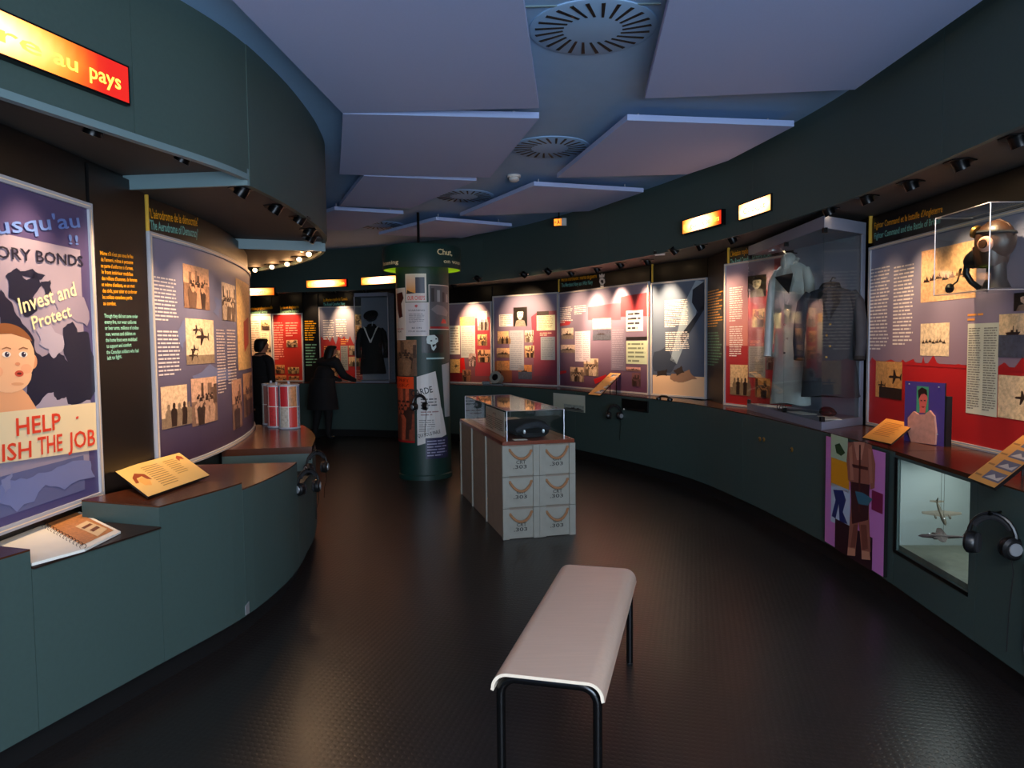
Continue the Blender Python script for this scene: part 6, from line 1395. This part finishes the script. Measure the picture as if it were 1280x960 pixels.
# leaning woman
def woman():
    loc = Vector((-3.02, 11.62, 0)); f, r = frame_of((.62, .78)); P = lambda a, b, z: f*a+r*b+Vector((0, 0, z))
    J = {}; B = []; R = {}
    def add(k, p, rad, par=None):
        J[k] = p; R[k] = rad
        if par: B.append((par, k))
    add('pelvis', P(-.06, 0, .90), (.20, .17)); add('waist', P(-.03, 0, 1.03), (.185, .155), 'pelvis'); add('chest', P(.04, 0, 1.20), (.19, .15), 'waist'); add('upper', P(.08, 0, 1.31), (.14, .105), 'chest'); add('neck', P(.125, 0, 1.37), .050, 'upper')
    add('head0', P(.15, 0, 1.425), (.062, .07), 'neck'); add('head1', P(.16, 0, 1.47), (.072, .088), 'head0'); add('head2', P(.155, 0, 1.515), (.060, .075), 'head1'); add('nose', P(.252, 0, 1.455), .012, 'head1')
    for s_, k in ((-1, 'L'), (1, 'R')):
        add('sho'+k, P(.085, s_*.18, 1.28), .078, 'upper'); el = P(.17, s_*.25, 1.06); add('elb'+k, el, .068, 'sho'+k)
        wr = P(.47, s_*.16, .965) if s_ > 0 else P(.40, s_*.14, .965); add('wrist'+k, wr, .034, 'elb'+k); hand(J, B, R, k, wr, P(1, -s_*.15, -.14)-P(0, 0, 0), r*(1 if s_ < 0 else -1), curl=.12)
        add('hip'+k, P(-.06, s_*.095, .82), .105, 'pelvis'); add('knee'+k, P(-.05+.03*s_, s_*.10, .47), .072, 'hip'+k); add('ank'+k, P(-.10+.06*s_, s_*.10, .09), .042, 'knee'+k); add('toe'+k, P(.03+.06*s_, s_*.115, .04), .038, 'ank'+k)
    reg = {}
    for k in J:
        if k in ('neck', 'head0', 'head1', 'head2', 'nose') or k[:4] == 'palm' or k[0] == 'f' or k[:2] == 'th': reg[k] = 1
        elif k[:4] in ('knee', ) or k[:3] == 'ank': reg[k] = 2
        elif k[:3] == 'toe': reg[k] = 3
        else: reg[k] = 0
    def hair(t):
        o = Vector(t.location)
        def W(a, b, z): return o+P(a, b, z)
        rings = []
        for z, w, back, fr in ((1.545, .02, .11, .17), (1.54, .055, .085, .215), (1.515, .082, .055, .235), (1.47, .090, .04, .17), (1.41, .092, .02, .15), (1.34, .095, .0, .12), (1.26, .085, -.02, .06), (1.19, .06, -.02, .03)):
            rings.append([W((fr+back)/2+(fr-back)/2*math.cos(2*PI*k/16), w*math.sin(2*PI*k/16), z) for k in range(16)])
        G().loft(rings[::-1]).build('hair', 'hair', t, smooth=True)
        rg = []
        for z, w, dd, cx_ in ((.52, .265, .24, -.05), (.62, .255, .23, -.05), (.78, .24, .21, -.055), (.92, .225, .195, -.055), (1.02, .205, .175, -.03)): rg.append([W(cx_+dd*math.cos(2*PI*k/20), w*math.sin(2*PI*k/20)*(1+.04*math.sin(k*2.1)), z) for k in range(20)])
        G().loft(rg).build('coat_skirt', 'cloth_black', t, smooth=True)
        for s_ in (-1, 1): G().ball(W(.237, s_*.030, 1.475), .009, 8, 6).build('eye', 'black_plastic', t)
        G().box(W(.243, 0, 1.425), (.006, .018, .004), Matrix.Rotation(math.atan2(f.y, f.x), 3, 'Z')).build('mouth', 'lining', t)
    return figure('woman in a long dark coat leaning on the far counter', 'person', J, B, R, reg, ['cloth_black', 'skin', 'cloth_black', 'black_plastic'], loc, hair)
woman()
def stander():
    loc = Vector((-3.52, 10.1, 0)); f, r = frame_of((.45, .89)); P = lambda a, b, z: f*a+r*b+Vector((0, 0, z))
    J = {}; B = []; R = {}
    def add(k, p, rad, par=None):
        J[k] = p; R[k] = rad
        if par: B.append((par, k))
    add('pelvis', P(0, 0, .93), (.155, .115)); add('waist', P(.0, 0, 1.06), (.145, .11), 'pelvis'); add('chest', P(.01, 0, 1.24), (.165, .12), 'waist'); add('upper', P(.0, 0, 1.36), (.13, .09), 'chest'); add('neck', P(.01, 0, 1.44), .050, 'upper')
    add('head0', P(.03, 0, 1.50), (.062, .072), 'neck'); add('head1', P(.035, 0, 1.555), (.074, .09), 'head0'); add('head2', P(.03, 0, 1.605), (.062, .076), 'head1'); add('nose', P(.13, 0, 1.535), .012, 'head1')
    for s_, k in ((-1, 'L'), (1, 'R')):
        add('ear'+k, P(.02, s_*.082, 1.54), .014, 'head1')
        add('sho'+k, P(.0, s_*.175, 1.35), .064, 'upper'); add('elb'+k, P(-.04, s_*.235, 1.09), .052, 'sho'+k); wr = P(.05, s_*.235, .87); add('wrist'+k, wr, .034, 'elb'+k); hand(J, B, R, k, wr, P(.15, 0, -1)-P(0, 0, 0), f, dn=-r*s_, curl=.35)
        add('hip'+k, P(0, s_*.09, .84), .10, 'pelvis'); add('knee'+k, P(.02, s_*.10, .49), .070, 'hip'+k); add('ank'+k, P(-.03, s_*.105, .09), .045, 'knee'+k); add('toe'+k, P(.11, s_*.13, .04), .040, 'ank'+k)
    reg = {k: (1 if (k in ('neck', 'head0', 'head1', 'head2', 'nose') or k[:3] == 'ear' or k[:4] == 'palm' or k[0] == 'f' or k[:2] == 'th') else 3 if k[:3] == 'toe' else 2 if k[:3] in ('kne', 'ank', 'hip') else 0) for k in J}
    def hair(t):
        o = Vector(t.location); W = lambda a, b, z: o+P(a, b, z)
        rings = []
        for z, w, back, fr in ((1.655, .03, .01, .06), (1.65, .065, -.04, .10), (1.625, .088, -.065, .115), (1.58, .094, -.075, .075), (1.53, .090, -.075, .03), (1.49, .075, -.065, -.01), (1.465, .05, -.055, -.02)): rings.append([W((fr+back)/2+(fr-back)/2*math.cos(2*PI*k/16), w*math.sin(2*PI*k/16), z) for k in range(16)])
        G().loft(rings[::-1]).build('hair', 'hair', t, smooth=True)
        rg = []
        for z, w, dd in ((.74, .20, .15), (.86, .195, .145), (1.0, .18, .135), (1.12, .175, .13)): rg.append([W(dd*math.cos(2*PI*k/20), w*math.sin(2*PI*k/20), z) for k in range(20)])
        G().loft(rg).build('jacket_skirt', 'cloth_black', t, smooth=True)
        G().tube([W(.06*math.cos(a), .06*math.sin(a), 1.43) for a in [2*PI*k/12 for k in range(12)]], .022, 8, close=True).build('jacket_collar', 'cloth_black', t, smooth=True)
        for s_ in (-1, 1): G().ball(W(.118, s_*.030, 1.56), .009, 8, 6).build('eye', 'black_plastic', t)
        G().box(W(.122, 0, 1.505), (.006, .018, .004), Matrix.Rotation(math.atan2(f.y, f.x), 3, 'Z')).build('mouth', 'lining', t)
    return figure('short-haired visitor in a dark jacket standing at the far left', 'person', J, B, R, reg, ['cloth_black', 'skin', 'cloth_black', 'black_plastic'], loc, hair)
stander()
